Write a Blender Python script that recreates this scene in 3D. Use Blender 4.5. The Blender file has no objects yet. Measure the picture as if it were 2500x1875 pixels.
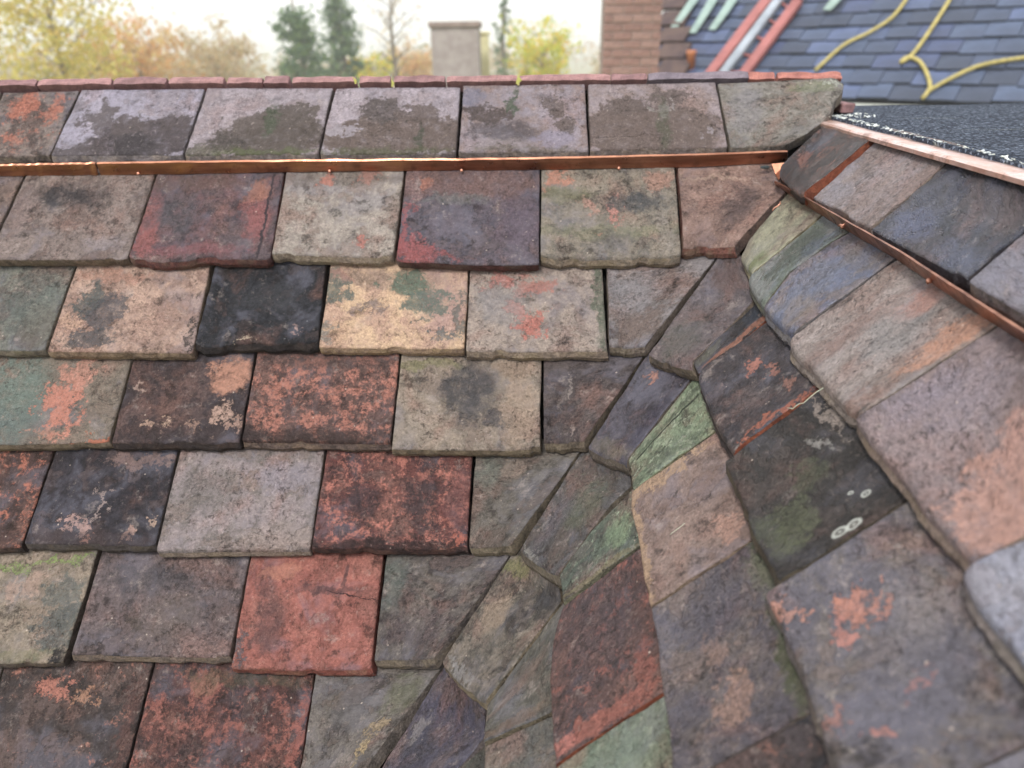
import bpy, math, random
import numpy as np
from mathutils import Vector, Matrix, noise as mnoise

R = math.radians
rng = random.Random(7)
sc = bpy.context.scene
C = bpy.context.collection

# ------------------------------------------------------------------ camera, sky, sun, exposure
F_PX, CX, CY = 1805.0, 1250.0, 937.5
CAM_Z = 7.0
PITCH, YAW, ROLL = R(24.6), R(2.3), 0.016
FW = np.array([-math.sin(YAW)*math.cos(PITCH), math.cos(YAW)*math.cos(PITCH), -math.sin(PITCH)])
_r0 = np.array([math.cos(YAW), math.sin(YAW), 0.0]); _u0 = np.cross(_r0, FW)
RT = _r0*math.cos(ROLL) - _u0*math.sin(ROLL)
UP = _u0*math.cos(ROLL) + _r0*math.sin(ROLL)
CAM = np.array([0.0, 0.0, CAM_Z])

cd = bpy.data.cameras.new('camera')
cam = bpy.data.objects.new('camera', cd); C.objects.link(cam)
m = Matrix.Identity(4)
for i in range(3):
    m[i][0] = RT[i]; m[i][1] = UP[i]; m[i][2] = -FW[i]; m[i][3] = CAM[i]
cam.matrix_world = m
cd.sensor_width = 36.0; cd.lens = F_PX/2500*36
cd.clip_start = 0.02; cd.clip_end = 6000
cd.dof.use_dof = True; cd.dof.focus_distance = 0.76; cd.dof.aperture_fstop = 5.0
sc.camera = cam

SUN_EL, SUN_AZ = R(56), R(206)          # azimuth clockwise from +Y: behind the camera, to its left
world = bpy.data.worlds.new('World'); sc.world = world; world.use_nodes = True
wn = world.node_tree.nodes; wl = world.node_tree.links
wn.clear()
sky = wn.new('ShaderNodeTexSky'); sky.sky_type = 'NISHITA'; sky.sun_disc = False
sky.sun_elevation = SUN_EL; sky.sun_rotation = SUN_AZ
sky.air_density = 1.0; sky.dust_density = 1.5; sky.ozone_density = 1.0; sky.altitude = 50
hs = wn.new('ShaderNodeHueSaturation'); hs.inputs['Saturation'].default_value = 0.55
bg = wn.new('ShaderNodeBackground'); bg.inputs['Strength'].default_value = 0.088
wo = wn.new('ShaderNodeOutputWorld')
cloud = wn.new('ShaderNodeMix'); cloud.data_type = 'RGBA'; cloud.inputs[0].default_value = 0.7   # even thin cloud over the sky
cloud.inputs[7].default_value = (9.2, 9.4, 9.8, 1)
wl.new(sky.outputs[0], hs.inputs['Color']); wl.new(hs.outputs[0], cloud.inputs[6]); wl.new(cloud.outputs[2], bg.inputs['Color']); wl.new(bg.outputs[0], wo.inputs['Surface'])

sd = bpy.data.lights.new('sun', 'SUN'); sd.energy = 1.5; sd.angle = R(12); sd.color = (1.0, 0.96, 0.9)
sun = bpy.data.objects.new('sun', sd); C.objects.link(sun)
sdir = Vector((math.sin(SUN_AZ)*math.cos(SUN_EL), math.cos(SUN_AZ)*math.cos(SUN_EL), math.sin(SUN_EL)))
sun.rotation_euler = sdir.to_track_quat('Z', 'Y').to_euler(); sun.location = (0, 0, 20)

sc.view_settings.view_transform = 'Standard'; sc.view_settings.look = 'None'
sc.view_settings.exposure = 1.05; sc.view_settings.gamma = 1.0; sc.view_settings.use_curve_mapping = False

# ------------------------------------------------------------------ helpers
def lin(h):
    v = [int(h[i:i+2], 16)/255 for i in (0, 2, 4)]
    return tuple((c/12.92 if c <= 0.04045 else ((c+0.055)/1.055)**2.4) for c in v) + (1.0,)

def rays(px):
    px = np.asarray(px, float)
    return FW + RT*((px[..., 0:1]-CX)/F_PX) - UP*((px[..., 1:2]-CY)/F_PX)

def at(x, y, depth):
    return CAM + rays(np.array([x, y]))*depth

def project(P):
    d = np.asarray(P) - CAM
    f = d@FW
    return np.stack([CX + d@RT/f*F_PX, CY - d@UP/f*F_PX], -1)

def hit_plane(px, p0, n):
    d = rays(np.asarray(px, float)); n = np.asarray(n, float)
    t = ((np.asarray(p0)-CAM)@n)/(d@n)
    return CAM + d*t[..., None]

# roof surface: two slopes joined by a swept valley
TL_, TR_ = math.tan(R(47)), math.tan(R(45))
Y0, X0 = 1.2058, 0.522
TH = 0.0155
def S(x, y):
    a = TL_*(y-Y0); b = TR_*(x-X0)
    k = np.clip(0.03 + 0.24*(1.02-y), 0.03, 0.20)
    h = np.maximum(k-np.abs(a-b), 0)/k
    return CAM_Z + np.maximum(a, b) + h*h*k*0.25

def Sgrad(x, y, e=1e-3):
    return (S(x+e, y)-S(x-e, y))/(2*e), (S(x, y+e)-S(x, y-e))/(2*e)

def unproject(px, h):
    """pixel -> point on the roof surface lifted by h along its normal"""
    d = rays(px); h = np.broadcast_to(np.asarray(h, float), d.shape[:-1])
    def f(t):
        P = CAM + d*t[..., None]
        gx, gy = Sgrad(P[..., 0], P[..., 1])
        return P[..., 2] - S(P[..., 0], P[..., 1]) - h*np.sqrt(1+gx*gx+gy*gy)
    lo = np.full(d.shape[:-1], 0.25); hi = lo.copy(); done = np.zeros(lo.shape, bool)
    for t in np.arange(0.27, 2.6, 0.02):
        tt = np.full(lo.shape, t); neg = (f(tt) < 0) & ~done
        hi = np.where(neg, t, hi); done |= neg
        lo = np.where(done, lo, t)
    hi = np.where(done, hi, 2.6)
    for _ in range(26):
        mid = (lo+hi)/2; g = f(mid) > 0
        lo = np.where(g, mid, lo); hi = np.where(g, hi, mid)
    return CAM + d*((lo+hi)/2)[..., None]

def normals(P):
    gx, gy = Sgrad(P[..., 0], P[..., 1])
    n = np.stack([-gx, -gy, np.ones_like(gx)], -1)
    return n/np.linalg.norm(n, axis=-1, keepdims=True)

def vnoise(x, y, s):
    return np.array([mnoise.noise(Vector((a, b, s))) for a, b in zip(np.ravel(x), np.ravel(y))]).reshape(np.shape(x))

def link(name, me, mat=None, parent=None):
    o = bpy.data.objects.new(name, me); C.objects.link(o)
    if mat is not None and me is not None and len(me.materials) == 0: me.materials.append(mat)
    if parent is not None: o.parent = parent
    return o

def mesh(name, verts, faces, smooth=False):
    me = bpy.data.meshes.new(name)
    me.from_pydata([tuple(map(float, v)) for v in verts], [], faces); me.update()
    if smooth: me.polygons.foreach_set('use_smooth', [True]*len(me.polygons))
    return me

def tag(o, label, cat=None, group=None, kind=None):
    if label: o['label'] = label
    if cat: o['category'] = cat
    if group: o['group'] = group
    if kind: o['kind'] = kind
    return o

def empty(name, loc=(0, 0, 0)):
    o = bpy.data.objects.new(name, None); C.objects.link(o); o.location = loc; o.empty_display_size = 0.1
    return o

def tube(pts, rad, seg=8, caps=True):
    pts = [Vector(p) for p in pts]; n = len(pts)
    rad = rad if hasattr(rad, '__len__') else [rad]*n
    V, Fc = [], []
    for i, p in enumerate(pts):
        t = (pts[min(i+1, n-1)] - pts[max(i-1, 0)]).normalized()
        a = t.orthogonal() if i == 0 else (a - t*a.dot(t))
        a = a.normalized(); b = t.cross(a)
        for k in range(seg):
            w = 2*math.pi*k/seg
            V.append(p + (a*math.cos(w) + b*math.sin(w))*rad[i])
    for i in range(n-1):
        for k in range(seg):
            Fc.append((i*seg+k, i*seg+(k+1) % seg, (i+1)*seg+(k+1) % seg, (i+1)*seg+k))
    if caps:
        Fc.append(tuple(reversed(range(seg)))); Fc.append(tuple((n-1)*seg+k for k in range(seg)))
    return V, Fc

def merge(parts):
    V, Fc = [], []
    for v, f in parts:
        o = len(V); V += list(v); Fc += [tuple(i+o for i in q) for q in f]
    return V, Fc

def box(c, ax, ay, az, b=0.0):
    """box from a centre and three half-axis vectors, bevelled by b (metres) when b>0"""
    c, ax, ay, az = [np.asarray(q, float) for q in (c, ax, ay, az)]
    if b <= 0:
        V = [c+sx*ax+sy*ay+sz*az for sz in (-1, 1) for sy in (-1, 1) for sx in (-1, 1)]
        return V, [(0, 2, 3, 1), (4, 5, 7, 6), (0, 1, 5, 4), (2, 6, 7, 3), (0, 4, 6, 2), (1, 3, 7, 5)]
    L = [np.linalg.norm(q) for q in (ax, ay, az)]; k = [max(0.3, 1-b/l) for l in L]
    V = []; idx = {}
    for sx in (-1, 1):
        for sy in (-1, 1):
            for sz in (-1, 1):
                for w in range(3):
                    q = [k[0], k[1], k[2]]; q[w] = 1
                    idx[(sx, sy, sz, w)] = len(V); V.append(c+sx*ax*q[0]+sy*ay*q[1]+sz*az*q[2])
    Fc = []
    g = lambda s, w: idx[(s[0], s[1], s[2], w)]
    for w in range(3):
        for s in (-1, 1):
            o = [i for i in range(3) if i != w]
            q = []
            for a, bb in ((-1, -1), (1, -1), (1, 1), (-1, 1)):
                t = [0, 0, 0]; t[w] = s; t[o[0]] = a; t[o[1]] = bb; q.append(g(t, w))
            flip = (s < 0) != (w == 1)
            Fc.append(tuple(reversed(q)) if flip else tuple(q))
    for w in range(3):                      # edge bevels
        o = [i for i in range(3) if i != w]
        for a in (-1, 1):
            for bb in (-1, 1):
                t0 = [0, 0, 0]; t0[o[0]] = a; t0[o[1]] = bb; t1 = list(t0); t0[w] = -1; t1[w] = 1
                Fc.append((g(t0, o[0]), g(t1, o[0]), g(t1, o[1]), g(t0, o[1])))
    for sx in (-1, 1):
        for sy in (-1, 1):
            for sz in (-1, 1):
                Fc.append(tuple(idx[(sx, sy, sz, w)] for w in range(3)))
    return V, Fc

# ------------------------------------------------------------------ materials
SAT = 0.84
def tl(h, acc=False):
    c = lin(h); y = 0.2126*c[0]+0.7152*c[1]+0.0722*c[2]
    sa = SAT*0.84 if acc else SAT
    ct = min(1.25, max(0.45, (y/0.17)**0.42)); ct = min(ct, 1.0) if acc else ct       # contrast curve: dark colours made darker, pale ones paler
    return tuple((y+(q-y)*sa)*k*ct for q, k in zip(c[:3], (0.85, 0.79, 0.775)))+(1.0,)

class NT:
    def __init__(s, name):
        s.mat = bpy.data.materials.new(name); s.mat.use_nodes = True
        s.t = s.mat.node_tree; s.n = s.t.nodes; s.l = s.t.links
        s.b = s.n['Principled BSDF']
    def new(s, t, **kw):
        n = s.n.new(t)
        for k, v in kw.items(): setattr(n, k, v)
        return n
    def put(s, sock, v):
        if hasattr(v, 'is_output') or isinstance(v, bpy.types.NodeSocket): s.l.new(v, sock)
        else: sock.default_value = v
    def noise(s, vec, scale, detail=4, rough=0.6, dist=0.0, w=None, dims='3D'):
        n = s.new('ShaderNodeTexNoise'); n.noise_dimensions = dims
        s.l.new(vec, n.inputs['Vector'])
        for k, v in (('Scale', scale), ('Detail', detail), ('Roughness', rough), ('Distortion', dist)): n.inputs[k].default_value = v
        return n
    def math(s, op, a, b=0.0, clamp=False):
        n = s.new('ShaderNodeMath', operation=op, use_clamp=clamp); s.put(n.inputs[0], a); s.put(n.inputs[1], b); return n.outputs[0]
    def vmath(s, op, a, b=(0, 0, 0)):
        n = s.new('ShaderNodeVectorMath', operation=op); s.put(n.inputs[0], a); s.put(n.inputs[1], b)
        return n.outputs['Value'] if op in ('LENGTH', 'DISTANCE', 'DOT_PRODUCT') else n.outputs[0]
    def rng(s, v, a, b, c=0.0, d=1.0, smooth=True):
        n = s.new('ShaderNodeMapRange', interpolation_type='SMOOTHSTEP' if smooth else 'LINEAR')
        s.put(n.inputs[0], v)
        for i, q in enumerate((a, b, c, d)): n.inputs[i+1].default_value = q
        return n.outputs[0]
    def mix(s, f, a, b, mode='MIX'):
        n = s.new('ShaderNodeMix', data_type='RGBA', blend_type=mode); n.clamp_factor = True
        s.put(n.inputs[0], f); s.put(n.inputs[6], a); s.put(n.inputs[7], b); return n.outputs[2]
    def bump(s, h, dist, strength=1.0):
        n = s.new('ShaderNodeBump'); n.inputs['Distance'].default_value = dist; n.inputs['Strength'].default_value = strength
        s.l.new(h, n.inputs['Height']); s.l.new(n.outputs[0], s.b.inputs['Normal'])
    def fin(s, col, rough=0.8, metal=0.0, spec=None):
        s.put(s.b.inputs['Base Color'], col); s.put(s.b.inputs['Roughness'], rough); s.b.inputs['Metallic'].default_value = metal
        if spec is not None: s.b.inputs['Specular IOR Level'].default_value = spec
        return s.mat

def simple(name, a, b, scale, rough=0.75, metal=0.0, bump=0.0, coord='Object', detail=5, grain=0.0, spec=None):
    t = NT(name); tc = t.new('ShaderNodeTexCoord').outputs[coord]
    n = t.noise(tc, scale, detail, 0.65)
    col = t.mix(t.rng(n.outputs[0], 0.38, 0.62), lin(a), lin(b))
    if grain:
        g = t.noise(tc, scale*9, 3, 0.7)
        col = t.mix(1.0, col, t.rng(g.outputs[0], 0.3, 0.7, 1-grain, 1+grain, False), 'MULTIPLY')
    if bump: t.bump(n.outputs[0], bump)
    return t.fin(col, rough, metal, spec)

def hexmix(p, q, f):
    return ''.join('%02x' % int(int(p[i:i+2], 16)*(1-f)+int(q[i:i+2], 16)*f) for i in (0, 2, 4))
def tile_mat(i, sp):
    t = NT('tile_clay_%02d' % i)
    um = t.new('ShaderNodeUVMap', uv_map='metric').outputs[0]
    un = t.new('ShaderNodeUVMap', uv_map='unit').outputs[0]
    seed = i*1.37
    co = t.vmath('ADD', um, (seed*0.7, seed*0.31, seed))
    co2 = t.vmath('ADD', um, (seed*0.2+9, seed*0.83, seed+40))
    co0 = co; sx = sp.get('stretch')
    if sx: co = t.vmath('MULTIPLY', co, (1.0, min(1.0, sx*1.5), 1.0))
    nL = t.noise(co, sp.get('ls', 24), 4, 0.66, 0.3).outputs[0]
    nM = t.noise(co2, 75, 5, 0.7).outputs[0]
    nF = t.noise(co0, 330+170*((i*0.618) % 1), 3, 0.75).outputs[0]
    s = t.math('ADD', t.math('MULTIPLY', nL, 0.6), t.math('MULTIPLY', nM, 0.4))
    col = t.mix(t.rng(s, 0.43, 0.57), tl(sp['a']), tl(sp['b']))
    # broad tonal drift over the face
    # warm and cool drift, sooty film and pale bloom of old clay
    nW = t.noise(co, 15, 4, 0.65, 0.4).outputs[0]
    dr = sp.get('drift', 1.0)
    col = t.mix(t.rng(nW, 0.50, 0.68, 0, 0.42*dr), col, tl('8c685c'))
    col = t.mix(t.rng(nW, 0.50, 0.34, 0, 0.34*dr), col, tl('747788'))
    lay = t.rng(nL, 0.545, 0.562)              # spalled upper skin: a ledge with a slightly fresher face below
    col = t.mix(t.math('MULTIPLY', lay, 0.30*dr), col, tl(hexmix(sp['b'], '9a7a6c', 0.45)))
    nd = t.noise(co, 38, 5, 0.75); nS = nd.outputs[0]
    nH = t.noise(co2, 170, 4, 0.78).outputs[0]
    col = t.mix(t.rng(nS, 0.53, 0.66, 0, 0.66*dr), col, tl('38322f'))
    col = t.mix(t.rng(nS, 0.43, 0.30, 0, 0.34*dr), col, tl('a39a93'))
    if 'c' in sp:
        cc, amt, cs = sp['c']
        nC = t.math('ADD', t.noise(co2, cs*1.3, 6, 0.8, 0.2).outputs[0], t.math('MULTIPLY', t.math('SUBTRACT', nH, 0.5), 0.42))
        th = 0.66-0.26*amt
        col = t.mix(t.rng(nC, th-0.04, th+0.10, 0, 0.85), col, tl(cc, True))
    off = t.vmath('SUBTRACT', nd.outputs[1], (0.5, 0.5, 0.5))
    und = {}; rec = None
    for (u, v, ru, rv, hexc, op, soft) in sp.get('p', []):
        w = 0.62 if soft < 0.3 else 0.34
        if w not in und: und[w] = t.vmath('ADD', un, t.vmath('MULTIPLY', off, (w, w, 0)))
        q = t.vmath('MULTIPLY', t.vmath('SUBTRACT', und[w], (u, v, 0)), (1/ru, 1/rv, 0))
        dd = t.vmath('LENGTH', q)
        if soft < 0.3:      # flaked: ragged rim with islands
            dd = t.math('SUBTRACT', dd, t.math('MULTIPLY', t.math('SUBTRACT', nH, 0.5), sp.get('rag', 1.5)))
            mk = t.rng(dd, 1-soft*1.4, 1+soft*0.8, op, 0.0)
            mk = t.math('MULTIPLY', mk, t.rng(nM, 0.3, 0.5, 0.72, 1.0), True)
            if 'rag' not in sp: mk = t.math('MULTIPLY', mk, t.rng(nF, 0.34, 0.48, 0.45, 1.0), True)
            rec = mk if rec is None else t.math('MAXIMUM', rec, mk)
        else:
            dd = t.math('SUBTRACT', dd, t.math('ADD', t.math('MULTIPLY', t.math('SUBTRACT', nS, 0.5), 1.5), t.math('MULTIPLY', t.math('SUBTRACT', nH, 0.5), 0.9)))
            mk = t.rng(dd, 1-soft, 1+soft*0.6, op, 0.0)
        if soft >= 0.3: mk = t.math('MULTIPLY', mk, t.rng(nM, 0.25, 0.6, 0.55, 1.1), True)
        col = t.mix(mk, col, tl(hexc, True))
    for (u0, v0, u1, v1, wd, hexc) in sp.get('cracks', []):
        L = math.hypot(u1-u0, v1-v0); dx, dy = (u1-u0)/L, (v1-v0)/L
        if 0.1 not in und: und[0.1] = t.vmath('ADD', un, t.vmath('MULTIPLY', off, (0.1, 0.1, 0)))
        q = t.vmath('SUBTRACT', und[0.1], (u0, v0, 0))
        along = t.vmath('DOT_PRODUCT', q, (dx, dy, 0)); across = t.math('ABSOLUTE', t.vmath('DOT_PRODUCT', q, (-dy, dx, 0)))
        mk = t.math('MULTIPLY', t.rng(across, wd*0.5, wd, 1, 0), t.math('MULTIPLY', t.rng(along, -0.02, 0.03), t.rng(along, L-0.03, L+0.02, 1, 0)))
        col = t.mix(mk, col, tl(hexc))
    # fine mineral grain, pits with their shade painted dark, pale specks
    g = sp.get('grain', 0.34)*0.8
    # grain is rough in places, worn smooth in others
    gm = t.rng(nW, 0.40, 0.58, 0.35, 1.5)
    gv = t.math('ADD', 1.0, t.math('MULTIPLY', t.math('MULTIPLY', t.math('SUBTRACT', nF, 0.5), gm), g*5.0))
    col = t.mix(1.0, col, gv, 'MULTIPLY')
    col = t.mix(1.0, col, t.rng(nH, 0.30, 0.70, 0.76, 1.20, False), 'MULTIPLY')  # hollows of the relief darkened in the colour, as crevice shade
    nP = t.noise(co2, 165, 4, 0.72, 0.8).outputs[0]
    pit = t.math('MULTIPLY', t.rng(nP, 0.57, 0.64, 0, sp.get('pit', 0.5)*0.8), gm, True)
    flk = t.rng(nP, 0.40, 0.32, 0, 0.30)
    col = t.mix(flk, col, tl(hexmix(sp['a'], 'c4b6aa', 0.55)))
    col = t.mix(pit, col, (0.026, 0.022, 0.021, 1))
    vo = t.new('ShaderNodeTexVoronoi'); t.l.new(co0, vo.inputs['Vector']); vo.inputs['Scale'].default_value = 115
    sep = t.new('ShaderNodeSeparateColor'); t.l.new(vo.outputs['Color'], sep.inputs[0])
    spk = t.math('MULTIPLY', t.rng(vo.outputs['Distance'], 0.05, 0.16, 1, 0), t.rng(sep.outputs[0], 0.90, 0.97))
    spk = t.math('MULTIPLY', spk, sp.get('speck', 0.6))
    col = t.mix(spk, col, tl(sp.get('sc', 'c4b8aa')))
    for (u, v, rad, asp) in sp.get('rings', []):
        q = t.vmath('MULTIPLY', t.vmath('SUBTRACT', t.vmath('ADD', un, t.vmath('MULTIPLY', off, (0.03, 0.03, 0))), (u, v, 0)), (1/rad, asp/rad, 0))
        dd = t.vmath('LENGTH', q)
        mk = t.math('MULTIPLY', t.rng(dd, 0.8, 1.15, 0.85, 0), t.math('MAXIMUM', t.rng(dd, 0.45, 0.75, 0.25, 1), t.rng(dd, 0.12, 0.3, 0.9, 0)))
        col = t.mix(mk, col, tl('b4beb6'))
    h = t.math('ADD', t.math('MULTIPLY', nL, 0.7), t.math('ADD', t.math('MULTIPLY', nM, 0.8), t.math('ADD', t.math('MULTIPLY', nF, 0.45), t.math('MULTIPLY', nH, 0.75))))
    h = t.math('SUBTRACT', h, t.math('MULTIPLY', pit, 0.3))
    h = t.math('SUBTRACT', h, t.math('MULTIPLY', lay, 0.30))
    if rec is not None and 'rag' not in sp: h = t.math('SUBTRACT', h, t.math('MULTIPLY', rec, 0.28))
    t.bump(h, sp.get('bump', 0.0026)*1.25, 1.0)
    ro = sp.get('rough', 0.78)
    rr = t.math('ADD', t.rng(nM, 0.3, 0.7, ro-0.14, ro+0.12, False), t.math('MULTIPLY', nF, 0.05), True)
    return t.fin(col, rr, 0, sp.get('spec', 0.14))

LIPC = {'ochre': ('a8937a', '877866', '968562'), 'brick': ('9f5344', '80453a', '8a6a50'), 'dark': ('5a4d48', '453d3d', '6d584c'),
        'moss': ('8c7c5e', '6c624c', '968866'), 'orange': ('b0623f', '8c4a32', 'a5573a'), 'grey': ('877c72', '6c645e', '948468')}
def lip_mat(name, a, b, c):
    t = NT(name); tc = t.new('ShaderNodeTexCoord').outputs['Object']
    n = t.noise(tc, 90, 6, 0.7).outputs[0]; n2 = t.noise(tc, 420, 3, 0.7).outputs[0]; n3 = t.noise(tc, 26, 3, 0.6).outputs[0]
    col = t.mix(t.rng(n, 0.42, 0.6), tl(a), tl(b)); col = t.mix(t.rng(n3, 0.5, 0.62), col, tl(c))
    col = t.mix(1.0, col, t.rng(n2, 0.3, 0.7, 0.52, 1.12, False), 'MULTIPLY')
    t.bump(t.math('ADD', n, t.math('MULTIPLY', n2, 0.5)), 0.0035)
    return t.fin(col, 0.85, 0, 0.25)

M_COPPER = None
def copper(name, a, b, rough, st_=(6, 40, 40)):
    t = NT(name); tc = t.new('ShaderNodeTexCoord').outputs['Object']
    st = t.vmath('MULTIPLY', tc, st_)
    n = t.noise(st, 1.3, 6, 0.65).outputs[0]; n2 = t.noise(tc, 55, 4, 0.6).outputs[0]
    col = t.mix(t.rng(n, 0.35, 0.65), lin(a), lin(b))
    col = t.mix(t.rng(n2, 0.52, 0.70, 0, 0.55), col, lin('7a5648'))
    t.bump(t.math('ADD', n, n2), 0.0004)
    return t.fin(col, t.rng(n2, 0.3, 0.7, rough-0.1, rough+0.15, False), 1.0)
M_COPPER = copper('copper_tarnished', 'c08a70', '8f6350', 0.34)
M_COPPER_B = copper('copper_bright', 'fbe3da', 'ecc4b2', 0.40, (60, 25, 60))
M_COPPER_N = copper('copper_nail', 'd9a58e', 'c08a74', 0.5)

# ------------------------------------------------------------------ roof tiles
def poly(pts, s):
    pts = np.asarray(pts, float)
    d = np.r_[0, np.cumsum(np.linalg.norm(np.diff(pts, axis=0), axis=1))]; d /= d[-1]
    return np.stack([np.interp(s, d, pts[:, 0]), np.interp(s, d, pts[:, 1])], -1)

US = np.r_[0, .008, .02, .04, np.linspace(.075, .925, 25), .96, .98, .992, 1]
VS = np.r_[0, .012, .03, .055, .085, np.linspace(.125, .93, 20), 1.0]
VX = np.array([1.12, 1.28])
roof = empty('tiled_roof', tuple(at(900, 1000, 0.95)))
tag(roof, 'weathered multicoloured clay tile roof whose two slopes meet in a swept valley', 'roof')
roof_inv = Matrix.Translation(-roof.location)
TILES = []

def make_tile(i, c, sp, b=(), r=(), tp=(), l=(), side='L', ext=True, lift=0.0, name='roof_tile'):
    """c: TL, TR, BR, BL pixels of the part of the tile that shows; b/r/tp/l: extra points along its edges"""
    TLc, TRc, BRc, BLc = c
    rr = random.Random(i*91+5)
    OUT = sp.get('out', rr.uniform(0.0035, 0.0065))
    GAP = 2.6 if side == 'L' else 1.7
    nb = lambda a, mids, z: [a]+list(mids)+[z]
    Bp, Rp, Tp, Lp = nb(BLc, b, BRc), nb(BRc, r, TRc), nb(TLc, tp, TRc), nb(BLc, l, TLc)
    us, vs = US, VS
    B, T, Lf, Rt = poly(Bp, us), poly(Tp, us), poly(Lp, vs), poly(Rp, vs)
    if side == 'L':       # the traced lower edge is the underside of the butt: move up to its top arris
        Q = unproject(B, TH*1.02); NQ = normals(Q)
        ups = np.stack([-NQ[:, 0], -NQ[:, 1], np.zeros(len(us))], -1); ups[:, 2] = (NQ[:, 0]**2+NQ[:, 1]**2)/NQ[:, 2]
        ups /= np.linalg.norm(ups, axis=1, keepdims=True)
        B2 = project(Q + NQ*TH + ups*OUT)
        dB = B2-B
        B = B2
        Lf = Lf + dB[0]*(1-vs)[:, None]; Rt = Rt + dB[-1]*(1-vs)[:, None]
    # uneven arrises
    jag = sp.get('jag', 1.0)
    wl_ = np.linalg.norm(Bp[0]-np.asarray(Bp[-1]))
    ub = us*wl_/60.0
    along = (T-B); along /= np.maximum(np.linalg.norm(along, axis=1, keepdims=True), 1)
    nz = vnoise(ub*0.6, ub*0+3.3, i*3.1)*1.3 + vnoise(ub*3.2, ub*0, i*1.7)*0.9
    chip = np.minimum(np.maximum(vnoise(ub*1.1, ub*0+9, i*2.3)-0.30, 0)*40, 5)
    wpx = us*wl_
    corner = rr.uniform(0, 5)*np.exp(-wpx/rr.uniform(4, 9)) + rr.uniform(0, 5)*np.exp(-(wl_-wpx)/rr.uniform(4, 9))
    B = B + along*((nz + chip)*jag + corner)[:, None]
    hv = np.linalg.norm(np.asarray(Lp[0])-np.asarray(Lp[-1]))
    vb = vs*hv/45.0
    perp = np.array([1.0, 0.0]) if side == 'L' else np.array([0.55, 0.83])
    jl = vnoise(vb*.6, vb*0+5, i*4.1)*1.6+vnoise(vb*3, vb*0+5, i*4.1)*1.1
    jr = vnoise(vb*.6, vb*0+8, i*5.3)*1.6+vnoise(vb*3, vb*0+8, i*5.3)*1.1
    Lf = Lf + perp*(jl*jag + GAP)[:, None]; Rt = Rt + perp*(jr*jag - GAP)[:, None]
    u = us[None, :, None]; v = vs[:, None, None]
    c00 = (B[0]+Lf[0])/2; c10 = (B[-1]+Rt[0])/2; c01 = (T[0]+Lf[-1])/2; c11 = (T[-1]+Rt[-1])/2
    PX = (1-v)*B[None]+v*T[None]+(1-u)*Lf[:, None]+u*Rt[:, None] - ((1-u)*(1-v)*c00+u*(1-v)*c10+(1-u)*v*c01+u*v*c11)
    tilt = rr.uniform(-0.0012, 0.0012)
    H = TH*2.05 - TH*1.1*vs[:, None] + tilt*(us[None, :]-0.5) + lift
    P = unproject(PX, H)
    if ext:
        d = P[-1]-P[-4]; dl = np.linalg.norm(d[:, :2], axis=1, keepdims=True)
        hlen = np.linalg.norm(P[-1]-P[0], axis=1).mean()
        dirn = d[:, :2]/np.maximum(dl, 1e-6)
        rows = []
        for e in VX-1:
            xy = P[-1, :, :2] + dirn*e*0.11*0.72
            z = S(xy[:, 0], xy[:, 1]); gx, gy = Sgrad(xy[:, 0], xy[:, 1])
            z = z + (TH*0.95-TH*1.1*e)*np.sqrt(1+gx*gx+gy*gy)
            rows.append(np.c_[xy, z])
        P = np.concatenate([P, np.array(rows)], 0)
        va = np.r_[vs, VX]
    else:
        va = vs
    N = normals(P)
    nv, nu = P.shape[:2]
    # metric coordinates
    wid = np.linalg.norm(P[:, 1:]-P[:, :-1], axis=-1).sum(1).mean(); hei = np.linalg.norm(P[1:]-P[:-1], axis=-1).sum(0).mean()
    mu = np.broadcast_to(us[None]*wid, (nv, nu)); mv = np.broadcast_to((va/va[-1]*hei)[:, None], (nv, nu))
    # relief: warp, pitting and rounded arrises
    n1 = vnoise(mu*26, mv*26, i*7.7); n2 = vnoise(mu*75, mv*75, i*3.9)
    rl = sp.get('relief', 1.0)
    disp = n1*0.0011*rl + n2*0.0008*rl
    disp += sp.get('cup', rr.uniform(-0.0010, 0.0008))*(1-(2*us[None]-1)**2)
    rb = sp.get('round', rr.uniform(0.0012, 0.003))*(0.7 if side == 'L' else 0.9); rs = 0.0013
    def rd(dist, rad):
        q = np.clip(rad-dist, 0, rad); return rad-np.sqrt(np.maximum(rad*rad-q*q, 0))
    jit = 1+0.25*vnoise(mu*60, mv*60, i*1.1)
    disp -= rd(mv, rb)*jit*0.9 + rd(mu, rs) + rd(wid-mu, rs)
    Pt = P + N*disp[..., None]
    Pb = P - N*TH
    # underside of the butt is broken unevenly
    dn = P[0]-P[1]; dn /= np.linalg.norm(dn, axis=1, keepdims=True)
    out = OUT*(1.0+0.4*vnoise(us*6, us*0, i*2.0)) + 0.0010*vnoise(us*30, us*0+2, i*2.2)
    Pb[0] += dn*out[:, None]
    n = nv*nu
    V = np.concatenate([Pt.reshape(-1, 3), Pb.reshape(-1, 3)])
    # front and side walls get vertices of their own half way so that the lip has some relief
    Fc, mi = [], []
    idx = lambda a, b_: a*nu+b_
    for a in range(nv-1):
        for q in range(nu-1):
            Fc.append((idx(a, q), idx(a, q+1), idx(a+1, q+1), idx(a+1, q))); mi.append(0)
    for a in range(nv-1):
        for q in range(nu-1):
            Fc.append((n+idx(a, q), n+idx(a+1, q), n+idx(a+1, q+1), n+idx(a, q+1))); mi.append(1)
    mids = []
    Pm = (Pt[0]*0.5+Pb[0]*0.5) + dn*((0.0012*vnoise(us*22, us*0+6, i*1.2)+0.0006)[:, None]) + dn*(out*0.25)[:, None]
    V = np.concatenate([V, Pm]); mb = 2*n
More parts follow.
